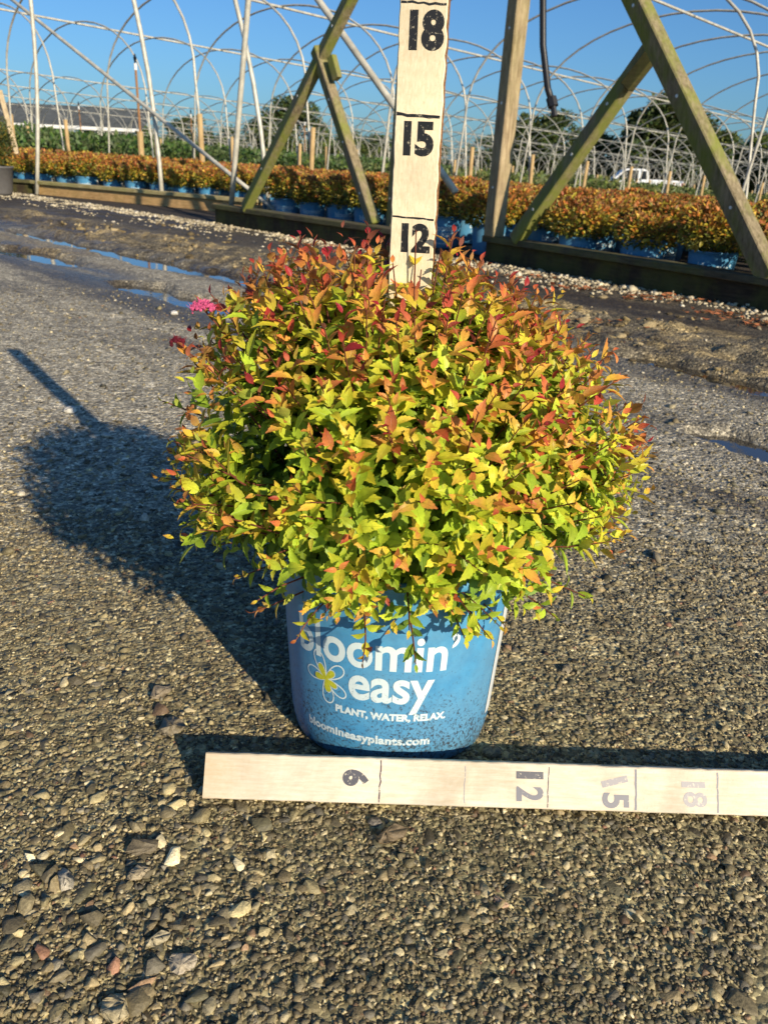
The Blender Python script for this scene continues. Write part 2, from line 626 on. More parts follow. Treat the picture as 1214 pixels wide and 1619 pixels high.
def randrot(n, tiltmax=0.5):
    a = rng.uniform(0, 2 * np.pi, n); t = rng.normal(0, tiltmax, n); p = rng.uniform(0, 2 * np.pi, n)
    ca, sa = np.cos(a), np.sin(a)
    Rz = np.zeros((n, 3, 3)); Rz[:, 0, 0] = ca; Rz[:, 0, 1] = -sa; Rz[:, 1, 0] = sa; Rz[:, 1, 1] = ca; Rz[:, 2, 2] = 1
    kx, ky = np.cos(p), np.sin(p); c = np.cos(t); s = np.sin(t)
    Rt = np.zeros((n, 3, 3))
    Rt[:, 0, 0] = c + kx * kx * (1 - c); Rt[:, 0, 1] = kx * ky * (1 - c); Rt[:, 0, 2] = ky * s
    Rt[:, 1, 0] = kx * ky * (1 - c); Rt[:, 1, 1] = c + ky * ky * (1 - c); Rt[:, 1, 2] = -kx * s
    Rt[:, 2, 0] = -ky * s; Rt[:, 2, 1] = kx * s; Rt[:, 2, 2] = c
    return Rt @ Rz

def scatter(name, P, size, cols, sub, mat, nvar=6, sink=0.25, smooth=False):
    VV, FF, CC = [], [], []
    n = len(P); off = 0
    var = rng.integers(0, nvar, n)
    R = randrot(n)
    for k in range(nvar):
        V, F = rock(sub, 100 + k + sub * 10)
        m = np.where(var == k)[0]
        if len(m) == 0: continue
        Q = np.einsum('nij,vj->nvi', R[m], V) * size[m][:, None, None]
        Q = Q + P[m][:, None, :]
        Q[:, :, 2] += (size[m] * (0.5 - sink) * 0.6)[:, None]
        VV.append(Q.reshape(-1, 3))
        FF.append((F[None] + (np.arange(len(m)) * len(V))[:, None, None]).reshape(-1, 3) + off)
        CC.append(np.repeat(cols[m], len(V), 0)); off += len(m) * len(V)
    V = np.concatenate(VV); F = np.concatenate(FF); Cc = np.concatenate(CC)
    Cc = np.concatenate([Cc, np.ones((len(Cc), 1))], 1)
    return mkmesh(name, V, F, mat, col=Cc, smooth=smooth)

pal = np.array([C(152, 140, 110), C(120, 110, 88), C(96, 88, 72), C(136, 122, 96), C(172, 160, 134), C(110, 104, 94), C(128, 104, 84), C(88, 84, 68), C(196, 184, 158), C(130, 96, 80)])
pw = np.array([.18, .2, .14, .16, .10, .10, .02, .09, .03, .005]); pw = pw / pw.sum()
def pcols(n, k=None):
    c = pal[rng.choice(len(pal), n, p=pw)]
    return c * rng.uniform(0.5, 1.6, (n, 1)) * np.array([0.96, 0.94, 0.78])

def zone_pts(n, y0, y1, power, hw=0.56, xoff=0.0):
    y = y0 + (y1 - y0) * rng.random(n) ** power
    x = (rng.random(n) * 2 - 1) * (y * 0.0 + np.maximum(9, (y + 4) * hw)) + xoff
    return x, y

sm = mat_vcol('gravel_stone', 0.6, 0.45, 420, 0.5, 0.0012)
def put(x, y, dz=0.0):
    return np.stack([x, y, ground_z(x, y) + dz], -1)
parts = []
# tiny grit
x, y = zone_pts(42000, 10, 46, 1.25)
sz = np.exp(rng.normal(math.log(0.075), 0.35, len(x)))
g1 = scatter('gravel', put(x, y), sz, pcols(len(x)), 1, sm, 6, 0.15)
tag(g1, 'fine angular grit packed over the road in the foreground', 'gravel', kind='stuff')
x, y = zone_pts(13000, 10, 60, 1.3)
sz = np.exp(rng.normal(math.log(0.17), 0.35, len(x)))
g2 = scatter('gravel', put(x, y), np.clip(sz, 0, .36), pcols(len(x)), 1, sm, 8, 0.75)
tag(g2, 'coarser pebbles pressed in among the grit of the road', 'gravel', kind='stuff')
x, y = zone_pts(620, 10, 44, 1.2)
keep = rng.random(len(x)) < np.where(x < 1, 1.0, 0.5)
x, y = x[keep], y[keep]
sz = np.clip(np.exp(rng.normal(math.log(0.36), 0.28, len(x))), .2, .62)
g3 = scatter('gravel', put(x, y), sz, pcols(len(x)) * 0.92, 2, sm, 8, 0.95)
tag(g3, 'half buried grey brown rocks in the foreground road', 'gravel', kind='stuff')
n = 260
x = -1.5 - 9.5 * rng.random(n) ** .8; y = 10 + 13 * rng.random(n) ** 1.2
sz = np.clip(np.exp(rng.normal(math.log(0.27), 0.3, n)), .14, .5)
g6 = scatter('gravel', put(x, y), sz, pcols(n) * 1.4, 2, sm, 8, 0.45)
tag(g6, 'chipped loose stones gathered at the lower left of the foreground', 'gravel', kind='stuff')
# clods of mud thrown up beside the tracks
n = 1300
s = 46 + rng.normal(0, 9, n); w_ = rng.uniform(-30, 230, n)
k = fbm(s / 5, w_ / 9, 99, 3) > .5
P = np.array([uw(155 - a, b_) for a, b_ in zip(s[k], w_[k])])
sz = np.clip(np.exp(rng.normal(math.log(0.55), 0.45, len(P))), .2, 1.5)
cc = np.array([C(150, 132, 92), C(120, 104, 72), C(88, 76, 54), C(168, 150, 112)])[rng.choice(4, len(P))] * rng.uniform(.7, 1.15, (len(P), 1))
g7 = scatter('mud', put(P[:, 0], P[:, 1]), sz, cc, 2, mat_vcol('mud_clod', 0.8, 0.5, 160, 0.3, 0.003), 8, 0.5)
tag(g7, 'tan clods of mud thrown up along the wheel tracks', 'mud', kind='stuff')
# mid distance loose stones
x, y = zone_pts(17000, 38, 130, 1.15, 0.62)
u_, w_ = to_uw(x, y); k = (155 - u_) > 40
x, y = x[k], y[k]
sz = np.exp(rng.normal(math.log(0.12), 0.5, len(x)))
cc = pcols(len(x)); cc[rng.random(len(x)) < 0.05] = C(200, 190, 165)
g4 = scatter('gravel', put(x, y), sz, cc, 1, sm, 6, 0.4)
tag(g4, 'loose pale pebbles strewn over the damp road beyond the shrub', 'gravel', kind='stuff')
# pale stone strip at the foot of the timbers
n = 9000
s = rng.gamma(2.0, 4.6, n); w_ = rng.uniform(-40, 400, n)
dens = fbm(w_ / 12, s / 3, 71, 3)
k = (s < 40) & (dens > 0.36 + s * 0.008)
P = np.array([uw(153.5 - a, b_) for a, b_ in zip(s[k], w_[k])])
sz = np.exp(rng.normal(math.log(0.42), 0.35, len(P)))
cc = np.array([C(205, 192, 160), C(178, 164, 134), C(225, 214, 188), C(140, 126, 98)])[rng.choice(4, len(P), p=[.35, .35, .12, .18])]
g5 = scatter('gravel', put(P[:, 0], P[:, 1]), sz, cc * rng.uniform(.8, 1.1, (len(P), 1)), 1, sm, 6, 0.2)
tag(g5, 'strip of pale limestone chips along the foot of the timbers', 'gravel', kind='stuff')

# individual rocks one can point at
ROCKS = [(-6.4, 14.2, .5, (196, 180, 140), 'cream pointed stone lowest at the left of the foreground'),
         (-5.0, 15.6, .42, (190, 176, 150), 'pale split stone with pinkish side right of the cream one'),
         (-5.9, 16.3, .40, (188, 174, 138), 'flat pale tan stone with dark shadow at lower left'),
         (-7.1, 18.6, .40, (176, 160, 128), 'light rough stone below the dark humped one at left'),
         (-7.3, 19.6, .52, (120, 108, 84), 'dark humped stone with a deep shadow behind it at left'),
         (-9.3, 18.2, .46, (190, 180, 158), 'whitish stone cut by the left edge of the photo'),
         (-7.9, 25.6, .6, (140, 128, 104), 'mottled grey stone left of the shadow of the stick end'),
         (-9.0, 27.8, .5, (150, 136, 112), 'round grey stone by the edge of the shrub shadow'),
         (0.75, 20.6, .62, (128, 110, 82), 'broad flat brown rock in front of the stick near number six'),
         (0.25, 21.2, .3, (130, 122, 110), 'small grey stone touching the stick beside its first line'),
         (4.2, 18.2, .26, (205, 170, 140), 'small pinkish pebble below the number twelve'),
         (-14.6, 45, .5, (215, 205, 180), 'white pebble on the road left of the shrub shadow'),
         (-16.3, 47, .35, (205, 195, 170), 'small white pebble near the white one on the road'),
         (-27, 66, .7, (225, 220, 205), 'white oval stone out on the grey road'),
         (-22, 60, .5, (215, 208, 190), 'smaller white stone right of the oval one on the road'),
         (-30, 112, .8, (235, 230, 218), 'bright white stone near the puddle at the left'),
         (15, 55, .55, (150, 140, 115), 'grey brown stone casting a shadow right of the shrub'),
         (8.6, 31, .4, (150, 138, 112), 'rough tan stone right of the pot'),
         (4.6, 25.1, .42, (150, 136, 108), 'small stone against the foot of the pot behind the stick')]
vr = [rock(3, 900 + i) for i in range(6)]
for i, (x0, y0, r0, c0, lb) in enumerate(ROCKS):
    V, F = vr[i % 6]
    a = rng.uniform(0, 6.28); t = rng.normal(0, .3)
    M = np.array([[math.cos(a), -math.sin(a), 0], [math.sin(a), math.cos(a), 0], [0, 0, 1]])
    V2 = (V + 0.05 * (fbm(V[:, 0] * 3 + i, V[:, 1] * 3 + V[:, 2] * 2, 5)[:, None] - .5)) @ M.T * r0
    z0 = float(ground_z(np.array([x0]), np.array([y0]))[0])
    V2 = V2 + np.array([x0, y0, z0 + r0 * 0.22])
    cl = np.tile(np.append(np.array(lin(*c0)) * 0.8, 1), (len(V), 1))
    o = mkmesh('stone', V2, F, sm, col=cl)
    tag(o, lb, 'stone', 'single stones lying on the road')

# dead leaves near the timbers
def leafpile(pts, label):
    V = []; F = []; Cc = []
    for (x0, y0, n, sp) in pts:
        for _ in range(n):
            cx, cy = x0 + rng.normal(0, sp), y0 + rng.normal(0, sp * .45)
            a = rng.uniform(0, 6.28); l = rng.uniform(.5, 1.1); wd = l * .32
            cz = float(ground_z(np.array([cx]), np.array([cy]))[0]) + rng.uniform(.1, .5)
            n0 = len(V); ca, sa = math.cos(a), math.sin(a)
            for (p, q, h) in ((-l, 0, .2), (-.2 * l, wd, .05), (l, 0, .3), (-.2 * l, -wd, .25), (0, 0, .0)):
                V.append((cx + p * ca - q * sa, cy + p * sa + q * ca, cz + h * rng.uniform(.5, 1.5)))
                Cc.append((*(np.array(lin(168, 104, 66)) * rng.uniform(.6, 1.15)), 1))
            F += [(n0, n0 + 4, n0 + 1), (n0 + 1, n0 + 4, n0 + 2), (n0 + 2, n0 + 4, n0 + 3), (n0 + 3, n0 + 4, n0)]
    o = mkmesh('dead_leaves', V, F, mat_leaf('dry_leaf', .15, .7, False), col=Cc)
    tag(o, label, 'dead leaves', kind='stuff')
leafpile([(48, 148, 60, 4), (35, 156, 30, 3), (57, 128, 60, 4), (52, 134, 30, 3), (26, 170, 20, 3), (-22, 210, 25, 3), (30, 120, 14, 4)], 'drifts of fallen rust brown leaves among the pale stones')

# ------------------------------------------------------------------ lettering helper
def text_mesh(body, size=1.0, bold=0.0, xs=1.0, spacing=1.0, slant=0.0):
    cu = bpy.data.curves.new('t', 'FONT')
    cu.body = body; cu.size = size; cu.offset = bold; cu.space_character = spacing; cu.shear = slant
    cu.resolution_u = 5
    ob = bpy.data.objects.new('t', cu)
    me = bpy.data.meshes.new_from_object(ob)
    bm = bmesh.new(); bm.from_mesh(me)
    bmesh.ops.triangulate(bm, faces=bm.faces)
    bpy.data.objects.remove(ob); bpy.data.curves.remove(cu); bpy.data.meshes.remove(me)
    for v in bm.verts: v.co.x *= xs
    return bm

def bm_cut(bm, step):
    xs = [v.co.x for v in bm.verts]
    x = min(xs) + step
    while x < max(xs):
        bmesh.ops.bisect_plane(bm, geom=bm.verts[:] + bm.edges[:] + bm.faces[:], plane_co=(x, 0, 0), plane_no=(1, 0, 0))
        x += step

def bm_arrays(bm, center=True):
    bm.verts.index_update()
    V = np.array([v.co[:] for v in bm.verts]); F = [[v.index for v in f.verts] for f in bm.faces]
    bm.free()
    if center:
        V[:, 0] -= (V[:, 0].min() + V[:, 0].max()) / 2
    return V, F

# ------------------------------------------------------------------ pot (shared by every potted shrub)
PR_TOP, PR_BOT, PH = 4.52, 3.5, 7.75
def pot_r(z):
    return 3.88 + (PR_TOP - 3.88) * (z / PH)

pm, nt, b = newmat('blue_pot_plastic')
v = mapping(nt)
sep = N(nt, 'ShaderNodeSeparateXYZ'); nt.links.new(v, sep.inputs[0])
nf = noisetex(nt, 330, 5, 0.75, v)
n5 = noisetex(nt, 14, 5, 0.6, v)
# splashed dirt, thicker towards the foot of the pot
low = mathn(nt, 'SUBTRACT', 0.105, sep.outputs[2])
amt = mathn(nt, 'MULTIPLY', low, 1.15)
dsum = mathn(nt, 'ADD', mathn(nt, 'ADD', nf.outputs[0], amt), mathn(nt, 'MULTIPLY', mathn(nt, 'SUBTRACT', n5.outputs[0], 0.5), 0.22))
dr = ramp(nt, [(0.585, 0.0), (0.70, 0.88)]); nt.links.new(dsum, dr.inputs[0])
nb = noisetex(nt, 60, 6, 0.7, v); rb_ = ramp(nt, [(0.3, lin(56, 126, 170)), (0.7, lin(74, 148, 190))]); nt.links.new(nb.outputs[0], rb_.inputs[0])
film = noisetex(nt, 9, 6, 0.65, v); fr = ramp(nt, [(0.4, 0.05), (0.75, 0.45)]); nt.links.new(film.outputs[0], fr.inputs[0])
c = mixc(nt, fr.outputs[0], rb_.outputs[0], lin(120, 142, 146))
c = mixc(nt, dr.outputs[0], c, lin(52, 44, 36))
nt.links.new(c, b.inputs['Base Color'])
b.inputs['Roughness'].default_value = 0.42
bump(nt, nf.outputs[0], 0.35, 0.0005, b)

prm, nt, b = newmat('pale_print')
v = mapping(nt)
sep = N(nt, 'ShaderNodeSeparateXYZ'); nt.links.new(v, sep.inputs[0])
nf = noisetex(nt, 330, 5, 0.75, v)
low = mathn(nt, 'MULTIPLY', mathn(nt, 'SUBTRACT', 0.105, sep.outputs[2]), 1.25)
dr = ramp(nt, [(0.60, 0.0), (0.74, 0.8)]); nt.links.new(mathn(nt, 'ADD', nf.outputs[0], low), dr.inputs[0])
c = mixc(nt, dr.outputs[0], lin(196, 210, 210), lin(60, 84, 100))
nt.links.new(c, b.inputs['Base Color']); b.inputs['Roughness'].default_value = 0.5
yem = mat_plain('yellow_print', lin(186, 186, 50), 0.5, 0, 300, 0.3)
potin = mat_plain('pot_inside', lin(30, 60, 90), 0.6)

pb = MB()
prof = [(0.0, 0.12), (2.9, 0.12), (3.55, 0.0), (3.78, 0.25), (3.91, 0.75)]
for z in np.linspace(1.1, PH - 0.5, 10): prof.append((pot_r(z), z))
prof += [(PR_TOP + .02, PH - .42), (PR_TOP + .16, PH - .36), (PR_TOP + .2, PH - .2), (PR_TOP + .19, PH - .03), (PR_TOP + .1, PH), (PR_TOP - .02, PH - .03), (PR_TOP - .1, PH - .4), (PR_TOP - .2, PH - 1.2), (PR_TOP - .22, PH - 1.4)]
pb.lathe(prof, 72)
POT_ME = pb.build('pot', pm, smooth=True, link=False)
soil_mat = mat_plain('bark_soil', lin(52, 36, 26), 0.9, 0, 150, 0.6)
sb = MB()
sb.lathe([(PR_TOP - .2, PH - 1.25), (3.0, PH - 1.1), (1.5, PH - .95), (0.01, PH - .9)], 40)
SOIL_ME = sb.build('soil', soil_mat, smooth=True, link=False)

def wrap(V, z0, ang0, flat=0.012, scale=1.0):
    """flat lettering (x right, y up, inches) onto the cone, centred at angle ang0, base line z0"""
    z = z0 + V[:, 1]
    r = pot_r(z) + flat
    rm = pot_r(z0)
    a = ang0 + V[:, 0] / rm
    return np.stack([r * np.cos(a), r * np.sin(a), z], -1)

FRONT = -math.pi / 2
def ring_outline(cx, cy, L, Wd, ang, th=0.055, n=22):
    """closed petal outline as a band"""
    V = []; F = []
    for i in range(n):
        t = 2 * math.pi * i / n
        for q in (1, -1):
            px = L / 2 + (L / 2) * math.cos(t); py = (Wd / 2) * math.sin(t) * (0.45 + 0.75 * px / L)
            nx_, ny_ = math.cos(t), math.sin(t)
            px += nx_ * th / 2 * q; py += ny_ * th / 2 * q
            V.append((cx + px * math.cos(ang) - py * math.sin(ang), cy + px * math.sin(ang) + py * math.cos(ang), 0))
    for i in range(n):
        j = (i + 1) % n
        F.append((2 * i, 2 * i + 1, 2 * j + 1, 2 * j))
    return V, F

def petal_fill(cx, cy, L, Wd, ang, n=14):
    V = [(cx + (L / 2) * math.cos(ang), cy + (L / 2) * math.sin(ang), 0)]
    for i in range(n):
        t = 2 * math.pi * i / n
        px = L / 2 + (L / 2) * math.cos(t); py = (Wd / 2) * math.sin(t) * (0.45 + 0.75 * px / L)
        V.append((cx + px * math.cos(ang) - py * math.sin(ang), cy + px * math.sin(ang) + py * math.cos(ang), 0))
    return V, [(0, 1 + i, 1 + (i + 1) % n) for i in range(n)]

LV, LF = [], []
def addtext(body, size, bold, xs, x, z, sp=1.0, step=0.25):
    bm = text_mesh(body, size, bold, xs, sp); bm_cut(bm, step)
    V, F = bm_arrays(bm)
    V[:, 0] += x
    W3 = wrap(V, z, FRONT)
    n0 = len(LV)
    # wrap() treats y as height above z
    LV.extend(W3.tolist()); LF.extend([[i + n0 for i in f] for f in F])
addtext("bloomin\u2019", 1.98, 0.045, 0.93, -0.36, 4.3, 1.0)
addtext("easy", 1.98, 0.045, 0.90, 0.40, 2.98, 1.0)
addtext("PLANT, WATER, RELAX.", 0.38, 0.022, 1.04, 0.42, 2.22, 1.0)
addtext("bloomineasyplants.com", 0.46, 0.020, 1.10, -0.55, 1.18, 1.05)
fx, fz = -2.14, 3.42
for k, (an, L, Wd) in enumerate([(112, 1.15, .52), (40, .98, .52), (-32, 1.0, .46), (-82, .98, .55), (172, .95, .52)]):
    V, F = ring_outline(fx, 0, L, Wd, math.radians(an))
    W3 = wrap(np.array(V), fz, FRONT); n0 = len(LV); LV.extend(W3.tolist()); LF.extend([[i + n0 for i in f] for f in F])
    V, F = ring_outline(fx, 0, L * .56, Wd * .62, math.radians(an + 6), 0.03)
    W3 = wrap(np.array(V), fz, FRONT, .013); n0 = len(LV); LV.extend(W3.tolist()); LF.extend([[i + n0 for i in f] for f in F])
LETTER_ME = mkmesh('lettering', LV, LF, prm, link=False)
YV, YF = [], []
for k, (an, L, Wd) in enumerate([(112, .62, .3), (40, .53, .3), (-32, .54, .26), (-82, .53, .32), (172, .52, .3)]):
    V, F = petal_fill(fx, 0, L, Wd, math.radians(an + 6))
    W3 = wrap(np.array(V), fz, FRONT, .016 + .002 * k); n0 = len(YV); YV.extend(W3.tolist()); YF.extend([[i + n0 for i in f] for f in F])
YELLOW_ME = mkmesh('flower_emblem', YV, YF, yem, link=False)
# pale label band at the side of the pot
lb_ = MB()
def band(a0, a1, z0, z1, off=.02, n=8, m=6):
    V = []; F = []
    for j in range(m + 1):
        z = z0 + (z1 - z0) * j / m
        for i in range(n + 1):
            a = a0 + (a1 - a0) * i / n
            V.append(((pot_r(z) + off) * math.cos(a), (pot_r(z) + off) * math.sin(a), z))
    for j in range(m):
        for i in range(n):
            F.append((j * (n + 1) + i, j * (n + 1) + i + 1, (j + 1) * (n + 1) + i + 1, (j + 1) * (n + 1) + i))
    return V, F
lb_.add(*band(FRONT + 1.27, FRONT + 1.85, 1.5, 6.7))
SIDE_ME = lb_.build('side_label', mat_plain('label_white', lin(205, 208, 205), .5, 0, 120, .15), smooth=True, link=False)

def child(me, name, parent):
    o = bpy.data.objects.new(name, me); COL.objects.link(o); o.parent = parent
    return o

# ------------------------------------------------------------------ leaves
def leaf_template(ns=8, serr=0.055):
    s = np.linspace(0, 1, ns + 1)
    wprof = np.sin(np.pi * s ** 0.74) ** 1.12 * 0.53
    V = []; 
    for i in range(ns + 1):
        w = wprof[i] * (1 + (serr if i % 2 else -serr)) if 0 < i < ns else 0.0
        sh = 0.04 if i % 2 else -0.02
        V.append((s[i], 0)); V.append((min(1, s[i] + (sh if 0 < i < ns else 0)), w)); V.append((min(1, s[i] + (sh if 0 < i < ns else 0)), -w))
    F = []
    for i in range(ns):
        a = 3 * i; b2 = 3 * (i + 1)
        F.append((a, b2, b2 + 1, a + 1)); F.append((a, a + 2, b2 + 2, b2))
    return np.array(V), np.array(F)
LT, LFq = leaf_template(12)
LT_LO, LF_LO = leaf_template(4, 0.0)

def build_leaves(name, P, A, Nn, L, Wr, curl, colA, colB, mat, parent, lo=False, link=True):
    """P base, A axis, Nn upper normal (n,3); L length, Wr width ratio, curl; colA base, colB tip"""
    T, F = (LT_LO, LF_LO) if lo else (LT, LFq)
    n = len(P)
    A = A / np.linalg.norm(A, axis=1, keepdims=True)
    Nn = Nn - (Nn * A).sum(1, keepdims=True) * A
    Nn = Nn / (np.linalg.norm(Nn, axis=1, keepdims=True) + 1e-9)
    B = np.cross(Nn, A)
    s = T[:, 0][None, :]; t = T[:, 1][None, :]
    Ls = L[:, None]
    fold = 0.35
    zz = (np.abs(t) * Wr[:, None] * fold * 1.2 - curl[:, None] * s ** 2 + 0.12 * s) * Ls
    V = P[:, None, :] + (s * (1 - 0.25 * np.abs(curl)[:, None] * s) * Ls)[..., None] * A[:, None, :] + (t * Wr[:, None] * Ls)[..., None] * B[:, None, :] + zz[..., None] * Nn[:, None, :]
    m = len(T)
    FF = (F[None] + (np.arange(n) * m)[:, None, None]).reshape(-1, 4)
    st = (s ** 1.0)[..., None]
    cc = colA[:, None, :] * (1 - st) + colB[:, None, :] * st
    edge = (np.abs(T[:, 1]) * 2)[None, :, None]
    cc = cc * (1 - 0.0 * edge)
    cc = np.concatenate([cc, np.ones(cc.shape[:2] + (1,))], -1).reshape(-1, 4)
    uv = np.stack([np.broadcast_to(s, (n, m)), np.broadcast_to(t + 0.5, (n, m))], -1).reshape(-1, 2)
    return mkmesh(name, V.reshape(-1, 3), FF, mat, parent, col=cc, uv=uv, smooth=True, link=link)

def unit(v): return v / (np.linalg.norm(v, axis=-1, keepdims=True) + 1e-9)

RED = C(182, 62, 54); ORG = C(224, 136, 76); YEL = C(228, 212, 62); LIM = C(184, 208, 58); GRN = C(108, 142, 48); DGR = C(58, 84, 30); CRM = C(160, 34, 50)

hero = empty('potted_shrub', (0.60, 27.55, -0.1), 0)
tag(hero, 'big lime and orange leaved shrub in a blue pot with the upright stick in it', 'potted shrub')
o = child(POT_ME, 'pot', hero)
hp = o
hp.location = (0, -0.42 * I, 0.0)
hp.scale = (1, 0.87, 1)
child(LETTER_ME, 'lettering', hp)
child(YELLOW_ME, 'flower_emblem', hp)
child(SIDE_ME, 'side_label', hp)
hsoil = child(SOIL_ME, 'soil', hero)
POT_TILT = Matrix.Translation((0, -0.45 * I, 0.05 * I)) @ Matrix.Translation((0, -3.2 * I, 0)) @ Matrix.Rotation(math.radians(-7), 4, 'X') @ Matrix.Translation((0, 3.2 * I, 0)) @ Matrix.Diagonal((1, .87, 1, 1))
hp.matrix_local = POT_TILT @ Matrix.Rotation(math.radians(-7), 4, 'Z')
hsoil.matrix_local = POT_TILT

leafm = mat_leaf('shrub_leaf', 0.34, 0.40)
CEN = np.array([-0.38, -0.1, 11.7])           # relative to the pot foot
def shoots():
    """tips with outward direction and vigour"""
    tips = []
    n = 1560
    k = np.arange(n) + 0.5
    zc = 1 - 1.72 * k / n
    ph = k * math.pi * (1 + 5 ** 0.5)
    D = np.stack([np.sqrt(1 - np.clip(zc, -1, 1) ** 2) * np.cos(ph), np.sqrt(1 - np.clip(zc, -1, 1) ** 2) * np.sin(ph), zc], -1)
    D = unit(D + rng.normal(0, 0.05, D.shape))
    return D
D = shoots()
lump = fbm(D[:, 0] * 2.2 + 5, D[:, 1] * 2.2 + D[:, 2] * 1.7, 81, 3)
rx = np.where(D[:, 0] > 0, 8.5, 8.6); ry = 7.2; rz = np.where(D[:, 2] > 0, 6.9, 6.7)
scl = 0.80 + 0.26 * lump + rng.normal(0, 0.045, len(D))
inner = rng.random(len(D)) < 0.20
scl[inner] *= rng.uniform(0.55, 0.85, inner.sum())
wide = 1 + np.where(D[:, 0] < -.2, -0.02, 0.16) * np.clip(-D[:, 2] * 1.3, 0, 1)
TIP = CEN + D * np.stack([rx * wide, np.full(len(D), ry) * wide, rz], -1) * scl[:, None]
# drop shoots that would lie inside the pot, hang below the rim, or leave a few hollows
rad = np.hypot(TIP[:, 0], TIP[:, 1])
ok = ~((TIP[:, 2] < 6.9) & (rad < 4.6)) & (TIP[:, 2] > 5.0 + rng.normal(0, .4, len(D)))
hole = fbm(D[:, 0] * 3.1 + 1.7, D[:, 2] * 3.1 + D[:, 1] * 2.0, 91, 2)
ok &= ~((hole > 0.63) & (D[:, 2] < 0.45))
TIP, D, inner, scl = TIP[ok], D[ok], inner[ok], scl[ok]
EX = [(-5.1, -2.6, 5.85, (-1, -.3, -.25)), (-3.3, -4.6, 6.1, (-.3, -1, -.5)), (-1.05, -5.6, 6.0, (-.2, -1, -.6)), (0.65, -5.7, 6.1, (.1, -1, -.6)),
      (2.25, -5.1, 6.7, (.3, -1, -.3)), (3.8, -3.3, 6.2, (.6, -1, -.5)), (-1.6, .4, 18.2, (-.1, 0, 1)), (1.15, 0.2, 18.5, (.12, .1, 1)),
      (-4.5, 0, 16.9, (-.5, 0, 1)), (6.3, .9, 15.6, (.7, .1, .8)), (-8.6, -1.0, 10.2, (-1, -.2, .1)), (-8.4, -.6, 12.9, (-1, -.1, .3)), (8.5, -.3, 12.2, (1, 0, .3)),
      (-7.2, -.5, 14.8, (-1, 0, .5)), (8.2, .2, 9.0, (1, -.3, -.1)), (-7.5, -1.5, 8.2, (-1, -.4, -.1)), (-2.2, -.4, 17.0, (-.2, -.2, 1)), (3.4, -.2, 16.9, (.3, -.1, 1)), (7.2, -.4, 14.4, (.9, -.1, .5)),
      (-5.6, -3.0, 7.4, (-1, -.6, -.2)), (-4.6, -4.4, 7.4, (-.6, -1, -.2)), (5.2, -4.4, 7.3, (.6, -1, -.2)), (6.7, -2.8, 7.2, (1, -.5, -.2))]
TIP = np.concatenate([TIP, np.array([e[:3] for e in EX])]); D = np.concatenate([D, unit(np.array([e[3] for e in EX], float))])
inner = np.concatenate([inner, np.zeros(len(EX), bool)])
nS = len(TIP)
LP, LA, LN, LL, LW, LC, CA, CB = [], [], [], [], [], [], [], []
stems = MB()
